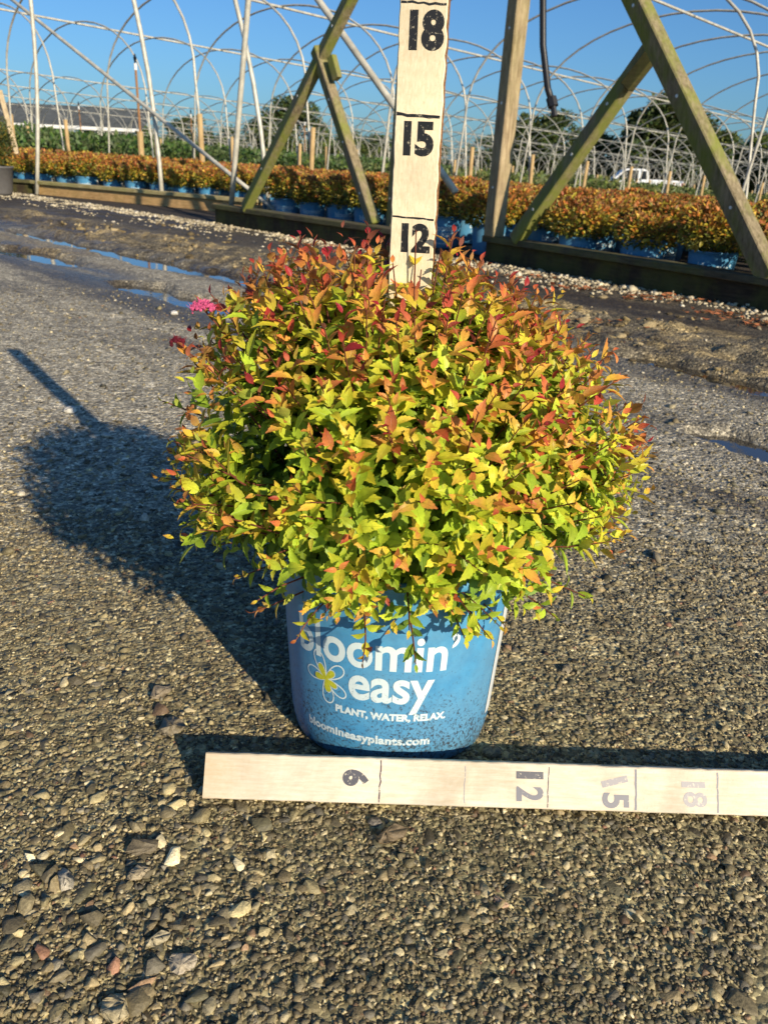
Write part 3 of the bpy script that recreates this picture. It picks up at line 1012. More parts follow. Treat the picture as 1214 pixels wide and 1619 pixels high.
for i in range(nS):
    tip = TIP[i]; d = D[i]
    root = np.array([rng.normal(0, 1.0), rng.normal(0, 1.0), 6.4])
    # bezier root -> tip, arriving along an outward / upward direction
    arr = unit(d * 0.9 + np.array([0, 0, 0.55]) + rng.normal(0, 0.16, 3))
    if i >= nS - len(EX): arr = d
    Ltot = np.linalg.norm(tip - root)
    c1 = root + np.array([d[0] * 0.25, d[1] * 0.25, 0.55]) * Ltot * 0.5
    c2 = tip - arr * Ltot * 0.32
    ex = i >= nS - len(EX)
    nleaf = int(rng.integers(11, 16)) if not ex else 15
    bare = min(0.9, (4.4 if not ex else 4.0) / Ltot)
    if i % 3 == 0 or ex:
        ts = np.linspace(0.0, 1, 8)
        pts = [(1 - t) ** 3 * root + 3 * (1 - t) ** 2 * t * c1 + 3 * (1 - t) * t * t * c2 + t ** 3 * tip for t in ts]
        stems.tube(pts, [0.075 - 0.055 * t for t in ts], 4, False)
    h = tip[2]
    # how red the growing tip is: strongest on top, weak near the pot
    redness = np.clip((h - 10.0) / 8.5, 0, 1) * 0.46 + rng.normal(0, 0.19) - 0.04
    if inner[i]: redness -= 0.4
    a0 = rng.uniform(0, 6.28)
    for j in range(nleaf):
        q = j / (nleaf - 1.0)                      # 0 oldest .. 1 tip
        t = 1 - bare * (1 - q ** 0.85)
        p = (1 - t) ** 3 * root + 3 * (1 - t) ** 2 * t * c1 + 3 * (1 - t) * t * t * c2 + t ** 3 * tip
        tg = unit(-3 * (1 - t) ** 2 * root + 3 * ((1 - t) ** 2 - 2 * (1 - t) * t) * c1 + 3 * (2 * (1 - t) * t - t * t) * c2 + 3 * t * t * tip)
        an = a0 + j * 2.399
        ref = np.array([0, 0, 1.0]) if abs(tg[2]) < 0.9 else np.array([1.0, 0, 0])
        x = unit(np.cross(tg, ref)); yv = np.cross(tg, x)
        outd = x * math.cos(an) + yv * math.sin(an)
        open_ = math.radians(78 - 42 * q ** 2 + rng.normal(0, 9))
        A = tg * math.cos(open_) + outd * math.sin(open_)
        nrm = tg * math.sin(open_) - outd * math.cos(open_)
        nrm = unit(nrm + np.array([0, 0, 0.35]) + d * 0.2)
        sz = (0.78 + 0.58 * math.sin(math.pi * min(1, (q * 0.78 + 0.18)))) * rng.uniform(0.72, 1.12)
        if q > 0.9: sz *= 0.62
        if h < 8.2: sz *= 0.82
        LP.append(p); LA.append(A); LN.append(nrm); LL.append(sz * 0.725)
        LW.append(rng.uniform(0.34, 0.46) if q > 0.45 else rng.uniform(0.42, 0.56)); LC.append(rng.uniform(-0.08, 0.55))
        e = redness * 1.25 - (1 - q) * 2.1 + 0.04 + rng.normal(0, 0.12)
        def colr(e):
            if e > 0.95: return CRM
            if e > 0.55: return RED + (CRM - RED) * (e - .55) / .4
            if e > 0.2: return ORG + (RED - ORG) * (e - .2) / .35
            if e > -0.15: return YEL + (ORG - YEL) * (e + .15) / .35
            if e > -0.6: return LIM + (YEL - LIM) * (e + .6) / .45
            return GRN + (LIM - GRN) * max(0, min(1, (e + 1.5) / .9))
        base = colr(e - 0.12); tipc = colr(e + 0.16)
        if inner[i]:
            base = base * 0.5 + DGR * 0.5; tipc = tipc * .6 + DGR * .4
        v_ = rng.uniform(0.72, 1.3)
        CA.append(base * v_); CB.append(tipc * v_)
LP = np.array(LP); kp = ~((np.abs(LP[:, 0] + 0.02) < 1.0) & (LP[:, 2] > 16.9) & (LP[:, 1] < 1.0) & (rng.random(len(LP)) < .93))
LA, LN, LL, LW, LC, CA, CB = [np.array(q_)[kp] for q_ in (LA, LN, LL, LW, LC, CA, CB)]; LP = LP[kp]
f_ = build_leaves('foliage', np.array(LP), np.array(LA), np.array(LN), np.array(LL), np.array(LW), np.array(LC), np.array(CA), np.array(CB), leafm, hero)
stemm = mat_plain('stem_bark', lin(112, 62, 44), .7, 0, 200, .4)
stems.build('stems', stemm, hero)

# pink flower head, with a spent one beside it
def flower(loc, r, colr, n, name, stem_from, lbl):
    mbv, mbf, cc = [], [], []
    V0, F0 = ico(1)
    for k in range(n):
        a = rng.uniform(0, 6.28); q = math.sqrt(rng.random())
        px, py = r * q * math.cos(a), r * q * math.sin(a) * .8; pz = r * .45 * (1 - q * q) + rng.normal(0, .04)
        n0 = len(mbv); rr = rng.uniform(.035, .075)
        for vv in V0: mbv.append((loc[0] + px + vv[0] * rr, loc[1] + py + vv[1] * rr, loc[2] + pz + vv[2] * rr)); cc.append((*(np.array(colr) * rng.uniform(.5, 1.5)), 1))
        mbf += [[i + n0 for i in f] for f in F0]
        # stamens
        n0 = len(mbv); dx, dy, dz = rng.normal(0, .07), rng.normal(0, .07), .13
        for q_ in ((-.008, 0, 0), (.008, 0, 0), (dx + .006, dy, dz), (dx - .006, dy, dz)):
            mbv.append((loc[0] + px + q_[0], loc[1] + py + q_[1], loc[2] + pz + q_[2])); cc.append((*(np.array(colr) * 1.6), 1))
        mbf.append([n0, n0 + 1, n0 + 2, n0 + 3])
    o = mkmesh(name, mbv, mbf, mat_leaf('petal_' + name, .3, .6, False), hero, col=cc)
    if lbl: o['label'] = lbl
    st = MB(); st.tube([stem_from, ((stem_from[0] + loc[0]) / 2 - .1, (stem_from[1] + loc[1]) / 2, (stem_from[2] + loc[2]) / 2), loc], .03, 5)
    st.build('flower_stalk', stemm, o)
flower((-6.75, -1.0, 16.15), .40, C(206, 92, 136), 120, 'flower_head', (-5.2, -.2, 14.3), 'pink flower head at the upper left')
flower((-7.7, -.9, 15.0), .24, C(104, 30, 44), 40, 'flower_head', (-6.0, -.2, 13.4), 'spent dark red flower head')

# ------------------------------------------------------------------ measuring sticks
stick = mat_wood('painted_stick', lin(218, 209, 190), lin(188, 172, 142), (1, 9, 1), 0, 0.6, 40, 0.0003, 0.45, (0, 0, math.radians(-38)), 0.8)
stickv = mat_wood('painted_stick_upright', lin(236, 224, 194), lin(204, 182, 142), (6, 1.6, 1.2), 0, 0.6, 90, 0.0002, 0.45, (0, 0, 0), 0.8)
nt = stick.node_tree; b = nt.nodes['Principled BSDF']
src = b.inputs['Base Color'].links[0].from_socket
sx_ = N(nt, 'ShaderNodeSeparateXYZ'); nt.links.new(mapping(nt), sx_.inputs[0])
nz = noisetex(nt, 40, 6, .7, mapping(nt))
er = ramp(nt, [(0.0, .45), (.5, .16), (1.0, 0.0)])
nt.links.new(mathn(nt, 'ADD', mathn(nt, 'MULTIPLY', sx_.outputs[0], 16.0), mathn(nt, 'MULTIPLY', mathn(nt, 'SUBTRACT', nz.outputs[0], .5), 1.6)), er.inputs[0])
c = mixc(nt, er.outputs[0], src, lin(180, 148, 106))
# grubby handling marks
nz2 = noisetex(nt, 7, 8, .75, mapping(nt), 1.0)
gr = ramp(nt, [(.5, 0.0), (.72, .45)]); nt.links.new(nz2.outputs[0], gr.inputs[0])
c = mixc(nt, gr.outputs[0], c, lin(158, 140, 112))
nt.links.new(c, b.inputs['Base Color'])
edgem = mat_wood('raw_edge', lin(176, 128, 84), lin(92, 56, 34), (8, 8, 1), 0, 0.85, 60, 0.001)
def ink(name, c, wear):
    m, nt, b = newmat(name)
    n = noisetex(nt, 260, 6, 0.75, mapping(nt, (1, 1, 1)))
    r = ramp(nt, [(0.5 - wear * .35, lin(214, 202, 174)), (0.56 - wear * .25, c)])
    nt.links.new(n.outputs[0], r.inputs[0]); nt.links.new(r.outputs[0], b.inputs['Base Color'])
    b.inputs['Roughness'].default_value = 0.5
    return m
ink_black = ink('ink_black', lin(20, 20, 22), 0.55)
ink_grey = ink('ink_grey', lin(70, 70, 78), 0.5)
ink_fade = ink('ink_faded', lin(104, 104, 112), 0.6)
ink_ghost = ink('ink_ghost', lin(140, 136, 138), 0.45)
ink_line = ink('ink_line', lin(66, 40, 58), 0.4)

def digits(bodyt, h, w, x, y, mat, parent, rot=0.0, z=0.006, bold=0.03, slant=0.0):
    bm = text_mesh(bodyt, 1.0, bold, 1.0, 0.92, slant)
    V, F = bm_arrays(bm)
    ymin, ymax = V[:, 1].min(), V[:, 1].max(); xr = V[:, 0].max() - V[:, 0].min()
    V[:, 1] = (V[:, 1] - (ymin + ymax) / 2) * h / (ymax - ymin)
    V[:, 0] *= w / xr
    ca, sa = math.cos(rot), math.sin(rot)
    Q = np.stack([x + V[:, 0] * ca - V[:, 1] * sa, y + V[:, 0] * sa + V[:, 1] * ca, np.full(len(V), z)], -1)
    return mkmesh('numeral', Q, F, mat, parent)

def tick(x0, y0, x1, y1, wd, mat, parent, z=0.006, jit=.012):
    n = 9; V = []; F = []
    dx, dy = x1 - x0, y1 - y0; L = math.hypot(dx, dy); nx_, ny_ = -dy / L, dx / L
    for i in range(n):
        t = i / (n - 1)
        e = wd / 2 * rng.uniform(.8, 1.15); j = rng.normal(0, jit)
        for q in (-1, 1):
            V.append((x0 + dx * t + nx_ * (e * q + j), y0 + dy * t + ny_ * (e * q + j), z))
    for i in range(n - 1): F.append((2 * i, 2 * i + 1, 2 * i + 3, 2 * i + 2))
    return mkmesh('tick_mark', V, F, mat, parent)

def worn_board(L0, L1, W, T, mat, name, parent, along='x', jag=0.02, seed=1):
    """board lying in its own xy plane, face at z=0, from L0 to L1, slightly uneven edges"""
    n = int((L1 - L0) / 0.25)
    V = []; F = []
    r = np.random.default_rng(seed)
    for i in range(n + 1):
        l = L0 + (L1 - L0) * i / n
        j1 = r.normal(0, jag) * .5; j2 = r.normal(0, jag)
        ring = [(-W / 2 + .03 + j1, 0), (W / 2 - .04 + j2, 0), (W / 2 + j2, -.04), (W / 2 + j2 * .5, -T + .03), (W / 2 - .03, -T), (-W / 2 + .03, -T), (-W / 2 + j1 * .5, -T + .03), (-W / 2 + j1, -.03)]
        for (a, c_) in ring:
            V.append((l, a, c_) if along == 'x' else (a, l, c_))
    k = 8
    for i in range(n):
        for q in range(k):
            q2 = (q + 1) % k
            f = (i * k + q, i * k + q2, (i + 1) * k + q2, (i + 1) * k + q)
            F.append(f if along == 'y' else f[::-1])
    F.append(tuple(range(k)) if along != 'x' else tuple(range(k))[::-1]); F.append(tuple(n * k + q for q in range(k))[::-1] if along != 'x' else tuple(n * k + q for q in range(k)))
    o = mkmesh(name, V, F, mat, parent)
    return o

# upright stick: local x right, y up, z out of the face
us_ = empty('measuring_stick', (0.56, 28.0, 5.6))
us_.rotation_euler = (math.radians(90), math.radians(-0.35), math.radians(-9))
tag(us_, 'pale painted wooden stick numbered 12, 15 and 18 standing upright in the pot', 'measuring stick')
Z0 = 7.06 - 5.6      # height of the stick's zero above the empty
ub = worn_board(0, 26.4, 1.46, 0.62, stickv, 'board', us_, 'y', 0.018, 5)
ub.data.materials.append(edgem)
for p in ub.data.polygons:
    if abs(p.normal.x) > 0.75: p.material_index = 1
for hm in (12, 15, 18, 21, 24):
    tick(-.68, Z0 + hm + .02, .68, Z0 + hm - .03, .06 if hm != 15 else .1, ink_black, us_)
for bd, hm, hh, w_d, dx in (('12', 12, .92, .96, .12), ('15', 15, 1.0, .96, .05), ('18', 18, 1.08, 1.06, .13), ('21', 21, 1.05, 1.0, .05), ('24', 24, 1.05, 1.0, .05)):
    digits(bd, hh, w_d, dx, Z0 + hm - .16 - hh / 2, ink_black, us_, 0, .006, 0.05)

# lying stick: local x along, y up the face, z out of the face
TL = math.radians(36)
A0 = Vector((-5.80, 21.64, 0.2))
B0 = Vector((12.18, 22.05, 0.2))
xd = (B0 - A0).normalized()
upd = Vector((0, math.sin(TL), math.cos(TL)))
nd = xd.cross(upd).normalized()
upd = nd.cross(xd)
hs_ = bpy.data.objects.new('measuring_stick', None); COL.objects.link(hs_)
hs_.empty_display_size = .05
HW = 1.52
org = A0 + upd * (HW / 2)
M = Matrix(((xd.x, upd.x, nd.x, org.x * I), (xd.y, upd.y, nd.y, org.y * I), (xd.z, upd.z, nd.z, org.z * I), (0, 0, 0, 1)))
hs_.matrix_world = M
tag(hs_, 'pale wooden stick marked 6, 12, 15 lying on the gravel before the blue pot', 'measuring stick')
worn_board(0, 37, HW, 0.7, stick, 'board', hs_, 'x', 0.008, 9)
tick(6.12, -.72, 6.16, .70, .05, ink_line, hs_)
tick(12.02, -.70, 12.08, .66, .035, ink_line, hs_)
tick(15.13, -.70, 15.17, .68, .075, ink_fade, hs_)
tick(18.05, -.70, 18.08, .66, .06, ink_fade, hs_)
tick(9.1, -.65, 9.12, .6, .03, ink_ghost, hs_)
CW = -math.pi / 2
digits('6', .92, .56, 5.28, .08, ink_grey, hs_, CW, .006, .055)
digits('1', .96, .25, 11.4, .36, ink_grey, hs_, CW, .006, .055)
digits('2', .96, .50, 11.4, -.27, ink_fade, hs_, CW, .006, .03)
digits('1', .95, .22, 14.4, .24, ink_ghost, hs_, CW + .25, .006, .04)
digits('5', .95, .52, 14.42, -.40, ink_fade, hs_, CW, .006, .03)
digits('1', .85, .2, 17.2, .22, ink_ghost, hs_, CW, .006, .02)
digits('8', .85, .52, 17.25, -.28, ink_ghost, hs_, CW, .006, .02)

# ------------------------------------------------------------------ background: timbers, braces, posts
old = mat_wood('weathered_green_timber', lin(150, 136, 108), lin(84, 74, 50), (3, 3, .35), 0.8, 0.85, 22, 0.002)
darkt = mat_wood('shade_toned_timber', lin(74, 62, 46), lin(36, 30, 22), (.6, .6, 6), 0.25, 0.85, 20, 0.002)  # shaded copy of the edging timber: its shade is painted into the colour
capt = mat_wood('grey_cap_board', lin(98, 90, 70), lin(52, 46, 34), (.6, .6, 6), 0.25, 0.85, 20, 0.002)  # cap over the shaded edging, darkened in colour to match that shade
palet = mat_wood('sunlit_pale_timber', lin(206, 170, 118), lin(150, 112, 68), (.6, .6, 6), 0.12, 0.8, 20, 0.002)
palecap = mat_wood('pale_cap_board', lin(178, 166, 122), lin(128, 112, 76), (.6, .6, 6), 0.3, 0.8, 20, 0.002)
postw = mat_wood('grey_post_wood', lin(178, 160, 126), lin(112, 92, 66), (3, 3, .35), 0.18, 0.85, 22, 0.002)
paint = mat_wood('pale_brace_wood', lin(196, 178, 144), lin(150, 130, 98), (3, 3, .3), 0, 0.8, 22, 0.001)

def timber(name, a, b, zt, mat, cmat, label, zb=-.6):
    """edging of two stacked boards with a cap, a->b ground points"""
    a = Vector((*a, 0)); b = Vector((*b, 0))
    d = (b - a).normalized(); L = (b - a).length
    nn_ = Vector((d.y, -d.x, 0))
    if nn_.y > 0: nn_ = -nn_
    ex = tag(empty(name, a), label, 'timber edging', 'timber edging of the plant beds')
    Mx = Matrix((d, nn_, Vector((0, 0, 1)))).transposed()
    mid = (b - a) / 2
    m1 = MB(); m1.box(mid + Vector((0, 0, (zt - 1.4 + zb) / 2)), L, 3.2, zt - 1.4 - zb, Mx, .2); m1.build('board', mat, ex)
    m2 = MB(); m2.box(mid + nn_ * .5 + Vector((0, 0, zt - .7)), L + .6, 4.6, 1.4, Mx, .18); m2.build('cap_board', cmat, ex)
    return ex
timber('timber_edging', (-55.5, 266.5), (2.5, 201.5), 5.6, darkt, capt, 'dark shaded timber edging under the left A-shaped brace')
timber('timber_edging', (22.0, 200.5), (92, 103), 5.4, darkt, capt, 'dark timber edging under the right A-shaped brace')
timber('timber_edging', (-157, 374.5), (-50, 310.5), 5.3, palet, palecap, 'sunlit pale timber edging at the far left')
timber('timber_edging', (-190, 388), (-159, 377), 5.3, darkt, capt, 'short dark timber edging beside the grey pot at the left edge')

whm_b = mat_plain('zinc_bolt', lin(205, 205, 200), .4, .5)
def brace(a, b, w, t, label, mat=old, side=None, name='timber_brace', cat='brace', group='weathered timber braces of the tunnel ends'):
    m = MB(); a = Vector(a); b = Vector(b)
    L = (b - a).length; nseg = 1
    m.beam((0, 0, 0), b - a, w, t, side if side is not None else (-.5, .866, 0), .22)
    o = m.build(name, mat); o.location = a * I
    for f in (0.18, 0.47, 0.71):
        q = (b - a) * f + Vector((-.86, -.5, 0)) * (t / 2 + .1)
        bm_ = MB(); bm_.tube([q + Vector((.25, .15, 0)), q], [.42, .3], 6)
        bo = bm_.build('bolt', whm_b, o)
    return tag(o, label, cat, group)
def ext(a, b, k=1.0):
    a = Vector(a); b = Vector(b); return b + (b - a) * k
brace((-44.8, 252.0, 5.4), ext((-44.8, 252.0, 6.3), (-13.6, 221.8, 55.0), .25), 3.5, 2.4, 'mossy brace leaning right from the left dark timber up past the top edge')
brace((-5.9, 213.8, 5.4), (-22.4, 230.0, 45.0), 3.2, 2.4, 'greyish brace leaning left to meet the mossy brace left of the stick')
brace((22.2, 198.0, 5.3), (23.0, 197.4, 64), 3.6, 3.4, 'thick upright timber post on the left end of the right dark timber', name='timber_post', cat='post', side=(-.5, .866, 0), mat=postw)
brace((26.4, 191.0, 5.2), (46.2, 171.5, 43.5), 3.2, 2.6, 'mossy brace leaning right from the foot of the upright post')
brace((62.6, 141.4, 5.3), ext((62.4, 141.6, 6.0), (38.5, 164.6, 48.7), .35), 3.5, 2.6, 'big mossy brace leaning left at the right edge of the photo')
brace((-1.6, 211.8, 1.3), (0.2, 211.6, 60), 2.6, 2.4, 'upright timber post mostly hidden behind the upright measuring stick', name='timber_post', cat='post')
brace((-175.1, 404.5, 3.5), (-186.6, 416.8, 40.9), 4.0, 2.2, 'pale plank brace leaning left above the far left timber', paint)
# short block bolted under the left joint and the dark wedge at the right one
m = MB(); m.beam((0, 0, 0), (1.7, -1.7, -5.0), 2.2, 1.6, (RW[0], RW[1], 0)); o = m.build('wood_block', old); o.location = Vector((-18.2, 225.4, 43.0)) * I
tag(o, 'short wooden block fixed beside the joint of the left braces', 'wood block')
m = MB(); m.beam((0, 0, 0), (-4.4, 4.2, -7.5), 2.4, 2.0, (RW[0], RW[1], 0)); o = m.build('wood_block', darkt); o.location = Vector((46.2, 169.0, 42.6)) * I
tag(o, 'dark wooden wedge under the joint of the right braces', 'wood block')
m = MB(); m.beam((0, 0, -2), (-.9, .6, 6.5), 1.1, .7, (1, 0, 0)); o = m.build('wooden_stake', paint); o.location = Vector((-174, 372, 0)) * I
tag(o, 'short wooden stake leaning on the dark timber at the far left', 'stake')

# ------------------------------------------------------------------ hoop houses
pipe_m, nt, b = newmat('galvanised_pipe')
n = noisetex(nt, 12, 5, .6, mapping(nt)); r = ramp(nt, [(.3, lin(158, 154, 140)), (.7, lin(206, 202, 186))])
nt.links.new(n.outputs[0], r.inputs[0]); nt.links.new(r.outputs[0], b.inputs['Base Color'])
b.inputs['Metallic'].default_value = 0.15; b.inputs['Roughness'].default_value = 0.5
post_m = mat_wood('pale_ground_post', lin(196, 168, 120), lin(150, 122, 82), (3, 3, .3), 0, .85, 20, .001)
HH = 108.0
def hoop_pts(half, H=HH, n=20):
    """gothic hoop in local (w, z): straight raked legs then an arch"""
    leg = 50.0; inn = half * 0.06
    pts = [(-half, -2), (-half + inn, leg)]
    a_h = half - inn; b_h = H - leg
    for i in range(1, n):
        t = math.pi * i / n
        cx = -a_h * math.cos(t); sn = math.sin(t)
        pts.append((cx, leg + b_h * sn ** 0.86))
    pts += [(half - inn, leg), (half, -2)]
    return pts
def hoop_mesh(half, r, n=20, sides=6):
    m = MB()
    m.tube([(RW[0] * a, RW[1] * a, z) for a, z in hoop_pts(half, HH, n)], r, sides, False)
    return m.build('hoop', pipe_m, smooth=True, link=False)
def post_mesh(r):
    m = MB(); m.tube([(0, 0, -4), (0, 0, 36)], r, 8)
    return m.build('ground_post', post_m, smooth=True, link=False)
HMESH = {(105, 0): hoop_mesh(105, .58, 24, 8), (105, 1): hoop_mesh(105, .60, 20, 5), (122, 1): hoop_mesh(122, .65, 18, 4)}
PMESH = post_mesh(1.25)
def house(wc, half, u0, u1, du, lod, label, skip=(), posts=True):
    base = uw(u0, wc); z0 = float(macro(np.array(base[0]), np.array(base[1])))
    root = empty('hoop_house_frame', (base[0], base[1], z0))
    tag(root, label, 'hoop house frame', 'bare hoop house frames row behind row')
    nh = int((u1 - u0) / du) + 1
    pr = []
    for i in range(nh):
        u = u0 + i * du
        p = uw(u, wc); z = float(macro(np.array(p[0]), np.array(p[1])))
        loc = Vector((p[0] - base[0], p[1] - base[1], z - z0))
        pr.append(loc + Vector((0, 0, HH - 1.2)))
        if i in skip: continue
        if i < 98:
            h = child(HMESH[(half, lod)], 'hoop', root); h.location = loc * I
            h.rotation_euler = (0, 0, rng.normal(0, .015)); h.scale = (1, 1, rng.uniform(.985, 1.01))
        if posts and i < 48:
            for q in (-1, 1):
                if q == 1 and i % 2: continue
                g_ = child(PMESH, 'ground_post', root)
                g_.location = (loc + Vector((RW[0] * half * q, RW[1] * half * q, 0))) * I
                g_.rotation_euler = (rng.normal(0, .02), rng.normal(0, .02), 0)
    m = MB(); m.tube(pr, .75, 6); m.build('ridge_pipe', pipe_m, root)
    return root
ORD = ['nearest', 'second nearest', 'third', 'fourth', 'fifth', 'sixth', 'seventh', 'eighth', 'ninth', 'tenth', 'eleventh', 'twelfth']
house(245, 105, 345, 1100, 65, 0, 'nearest hoop house frame whose ridge is above the photo, over the orange shrubs', posts=False)
house(35, 105, 330, 1100, 65, 0, 'hoop house frame at the right whose high arches leave the top edge', posts=False)
house(455, 105, 230, 2100, 65, 0, 'hoop house frame with the highest ridge pipe in view, right of the upright stick')
house(665, 105, 200, 2300, 65, 1, 'hoop house frame whose ridge pipe crosses the upper left corner')
house(875, 105, 720, 2300, 60, 1, 'hoop house frame standing only in the right half, behind the two highest ridges')
k = 0
for wc in (1130, 1375, 1640, 1890, 2180, 2460, 2750, 3050):
    house(wc, 122, 330 + k * 45, 2600 + 150 * k, 52 + k * 4, 1, '%s row of small bare hoops beyond the wide gap, counted from the front' % (['first', 'second', 'third', 'fourth', 'fifth', 'sixth', 'seventh', 'eighth'][k]), posts=k < 3)
    k += 1

def pipe(a, b, r, label, name='metal_pipe', bend=None):
    a = Vector(a); b = Vector(b); m = MB()
    pts = [(b - a) * (i / 6) for i in range(7)]
    if bend: pts = [p + Vector(bend) * math.sin(math.pi * i / 6) for i, p in enumerate(pts)]
    m.tube(pts, r, 8); o = m.build(name, pipe_m, smooth=True); o.location = a * I
    return tag(o, label, 'pipe', 'galvanised pipes of the tunnel ends')
pipe((-51.5, 265.2, 5.2), ext((-51.5, 265.4, 5.3), (-43.8, 257.9, 58.7), .4), 0.82, 'upright pipe on the left end of the left dark timber')
pipe((-39.3, 285.4, 2.2), ext((-39.3, 281.4, 2.2), (-173.1, 410.7, 76.8), .12), 0.74, 'long diagonal pipe falling from the top left corner to the mossy brace')
pipe((13.6, 212.0, 14.0), ext((13.6, 209.4, 16), (-23.0, 244.8, 57.5), .3), .9, 'diagonal pipe passing behind the upright measuring stick')
pipe((-91.6, 334.5, 0), (-106.5, 352, 90), 0.86, 'curved pipe rising from the middle of the pale timber', bend=(3.2, -2, 0))
pipe((-155.2, 370, 0), (-151.5, 377.5, 88), 0.86, 'curved pipe rising from the left part of the pale timber', bend=(2, 0, 0))
pipe((-45.5, 304, 0), (-63.5, 321, 84), 0.78, 'curved pipe rising behind the foot of the mossy left brace', bend=(3, -2, 0))

# hanging black hose
m = MB(); m.tube([(24.0, 171.5, 62), (24.1, 171.4, 48.2), (24.9, 170.8, 41), (26.4, 169.3, 34), (27.4, 168.2, 31.4)], .62, 10)
hr = empty('hanging_hose', (24, 171.5, 62)); tag(hr, 'black hose hanging from above beside the upright post', 'hose')
def loc_of(m, p):
    m.V = [(v[0] - p[0], v[1] - p[1], v[2] - p[2]) for v in m.V]
blackm = mat_plain('black_rubber', (0.012, 0.012, 0.014), .45, 0, 100, .2)
loc_of(m, (24, 171.5, 62)); m.build('hose', blackm, hr, smooth=True)
m = MB(); m.tube([(27.1, 168.5, 32.4), (27.6, 168.0, 30.9)], 1.0, 8); m.tube([(27.5, 168.1, 31.2), (28.0, 167.6, 29.3)], .55, 8); loc_of(m, (24, 171.5, 62))
m.build('nozzle', blackm, hr)

# sprinkler risers: wooden pole with a thin nozzle
def riser(x, y, h, label):
    z = float(macro(np.array(x), np.array(y)))
    rt = empty('sprinkler_riser', (x, y, z)); tag(rt, label, 'sprinkler riser', 'sprinkler risers among the hoops')
    m = MB(); m.tube([(0, 0, 0), (0, 0, h * .42)], 1.9, 8); m.build('post', post_m, rt)
    m = MB(); m.tube([(.2, 0, h * .3), (0, 0, h * .88)], .8, 6); m.build('riser_pipe', mat_plain('riser_tan', lin(150, 110, 72), .7), rt)
    m = MB(); m.tube([(0, 0, h * .88), (0, 0, h * .93)], 1.0, 6); m.build('white_fitting', mat_plain('white_plastic', lin(225, 225, 220), .4), rt)
    m = MB(); m.tube([(0, 0, h * .93), (0, 0, h * .97), (0, 0, h)], [.5, 1.1, .3], 6); m.build('nozzle', blackm, rt)
riser(-171.8, 583, 77, 'tallest sprinkler riser at the left with a black tip above the orange shrubs')
riser(-466, 1290, 88, 'small far sprinkler riser at the left behind the first ridge pipe')
riser(-305, 1290, 88, 'small far sprinkler riser left of the tall upright pipe')
riser(-140, 1280, 88, 'small far sprinkler riser just right of the tall upright pipe')

# ------------------------------------------------------------------ background potted shrubs
bgleaf = mat_leaf('bed_leaf', .25, .5, False)
R1 = C(152, 76, 44); R2 = C(186, 116, 50); R3 = C(166, 154, 50); R4 = C(86, 96, 36); R5 = C(204, 168, 64)
def bed_foliage(seed, n=1500, R=7.9, H=11.2, lo=True, redk=1.0):
    r = np.random.default_rng(seed)
    d = unit(r.normal(size=(n, 3))); d[:, 2] = np.abs(d[:, 2]) * np.where(r.random(n) < .33, -.75, 1)
    lump = fbm(d[:, 0] * 2.4 + seed, d[:, 1] * 2.4 + d[:, 2] * 2, seed, 3)
    q = (.74 + .34 * lump) * r.uniform(.72, 1.03, n) ** .6
    P = d * np.array([R, R, H * .52]) * q[:, None] + np.array([0, 0, PH + H * .30])
    A = unit(d + r.normal(0, .7, (n, 3)) + np.array([0, 0, .3]))
    Nn = unit(d * .6 + np.array([0, 0, .8]) + r.normal(0, .4, (n, 3)))
    t = np.clip((P[:, 2] - PH) / H, 0, 1) + r.normal(0, .2, n)
    tt = np.clip(t, 0, 1)[:, None]
    pal3 = np.where(tt > .72, R1 * (redk) + R2 * (1 - redk), np.where(tt > .50, R2, np.where(tt > .22, R3, R4)))
    mixr = r.random((n, 1)); pal3 = np.where(mixr < .18, R5, pal3) * r.uniform(.6, 1.25, (n, 1))
    L = r.uniform(.8, 1.5, n)
    return build_leaves('foliage', P, A, Nn, L, r.uniform(.42, .6, n), r.uniform(0, .3, n), pal3, pal3 * 1.1, bgleaf, None, True, False)
FOL = [bed_foliage(201 + i, n_, R=r_, H=h_, redk=k) for i, (k, n_, r_, h_) in enumerate(((1, 2300, 7.9, 11.2), (.75, 2000, 7.2, 10.4), (.4, 2500, 8.3, 11.6), (.1, 2100, 7.6, 10.6), (.9, 1800, 7.0, 11.4), (.6, 2400, 8.4, 10.2), (.3, 1700, 6.8, 9.6)))]
cand = []
jitter = np.random.default_rng(5)
def visible(x, y, z, mx=70):
    v = Vector((x, y, z)) - Vector((0, 0, CH)); dz = v.dot(Fv)
    if dz <= 0: return False
    px = 607 + FPX * v.dot(Rv) / dz; py = 809.5 - FPX * v.dot(Uv) / dz
    return -mx < px < 1214 + mx and -50 < py < 1700
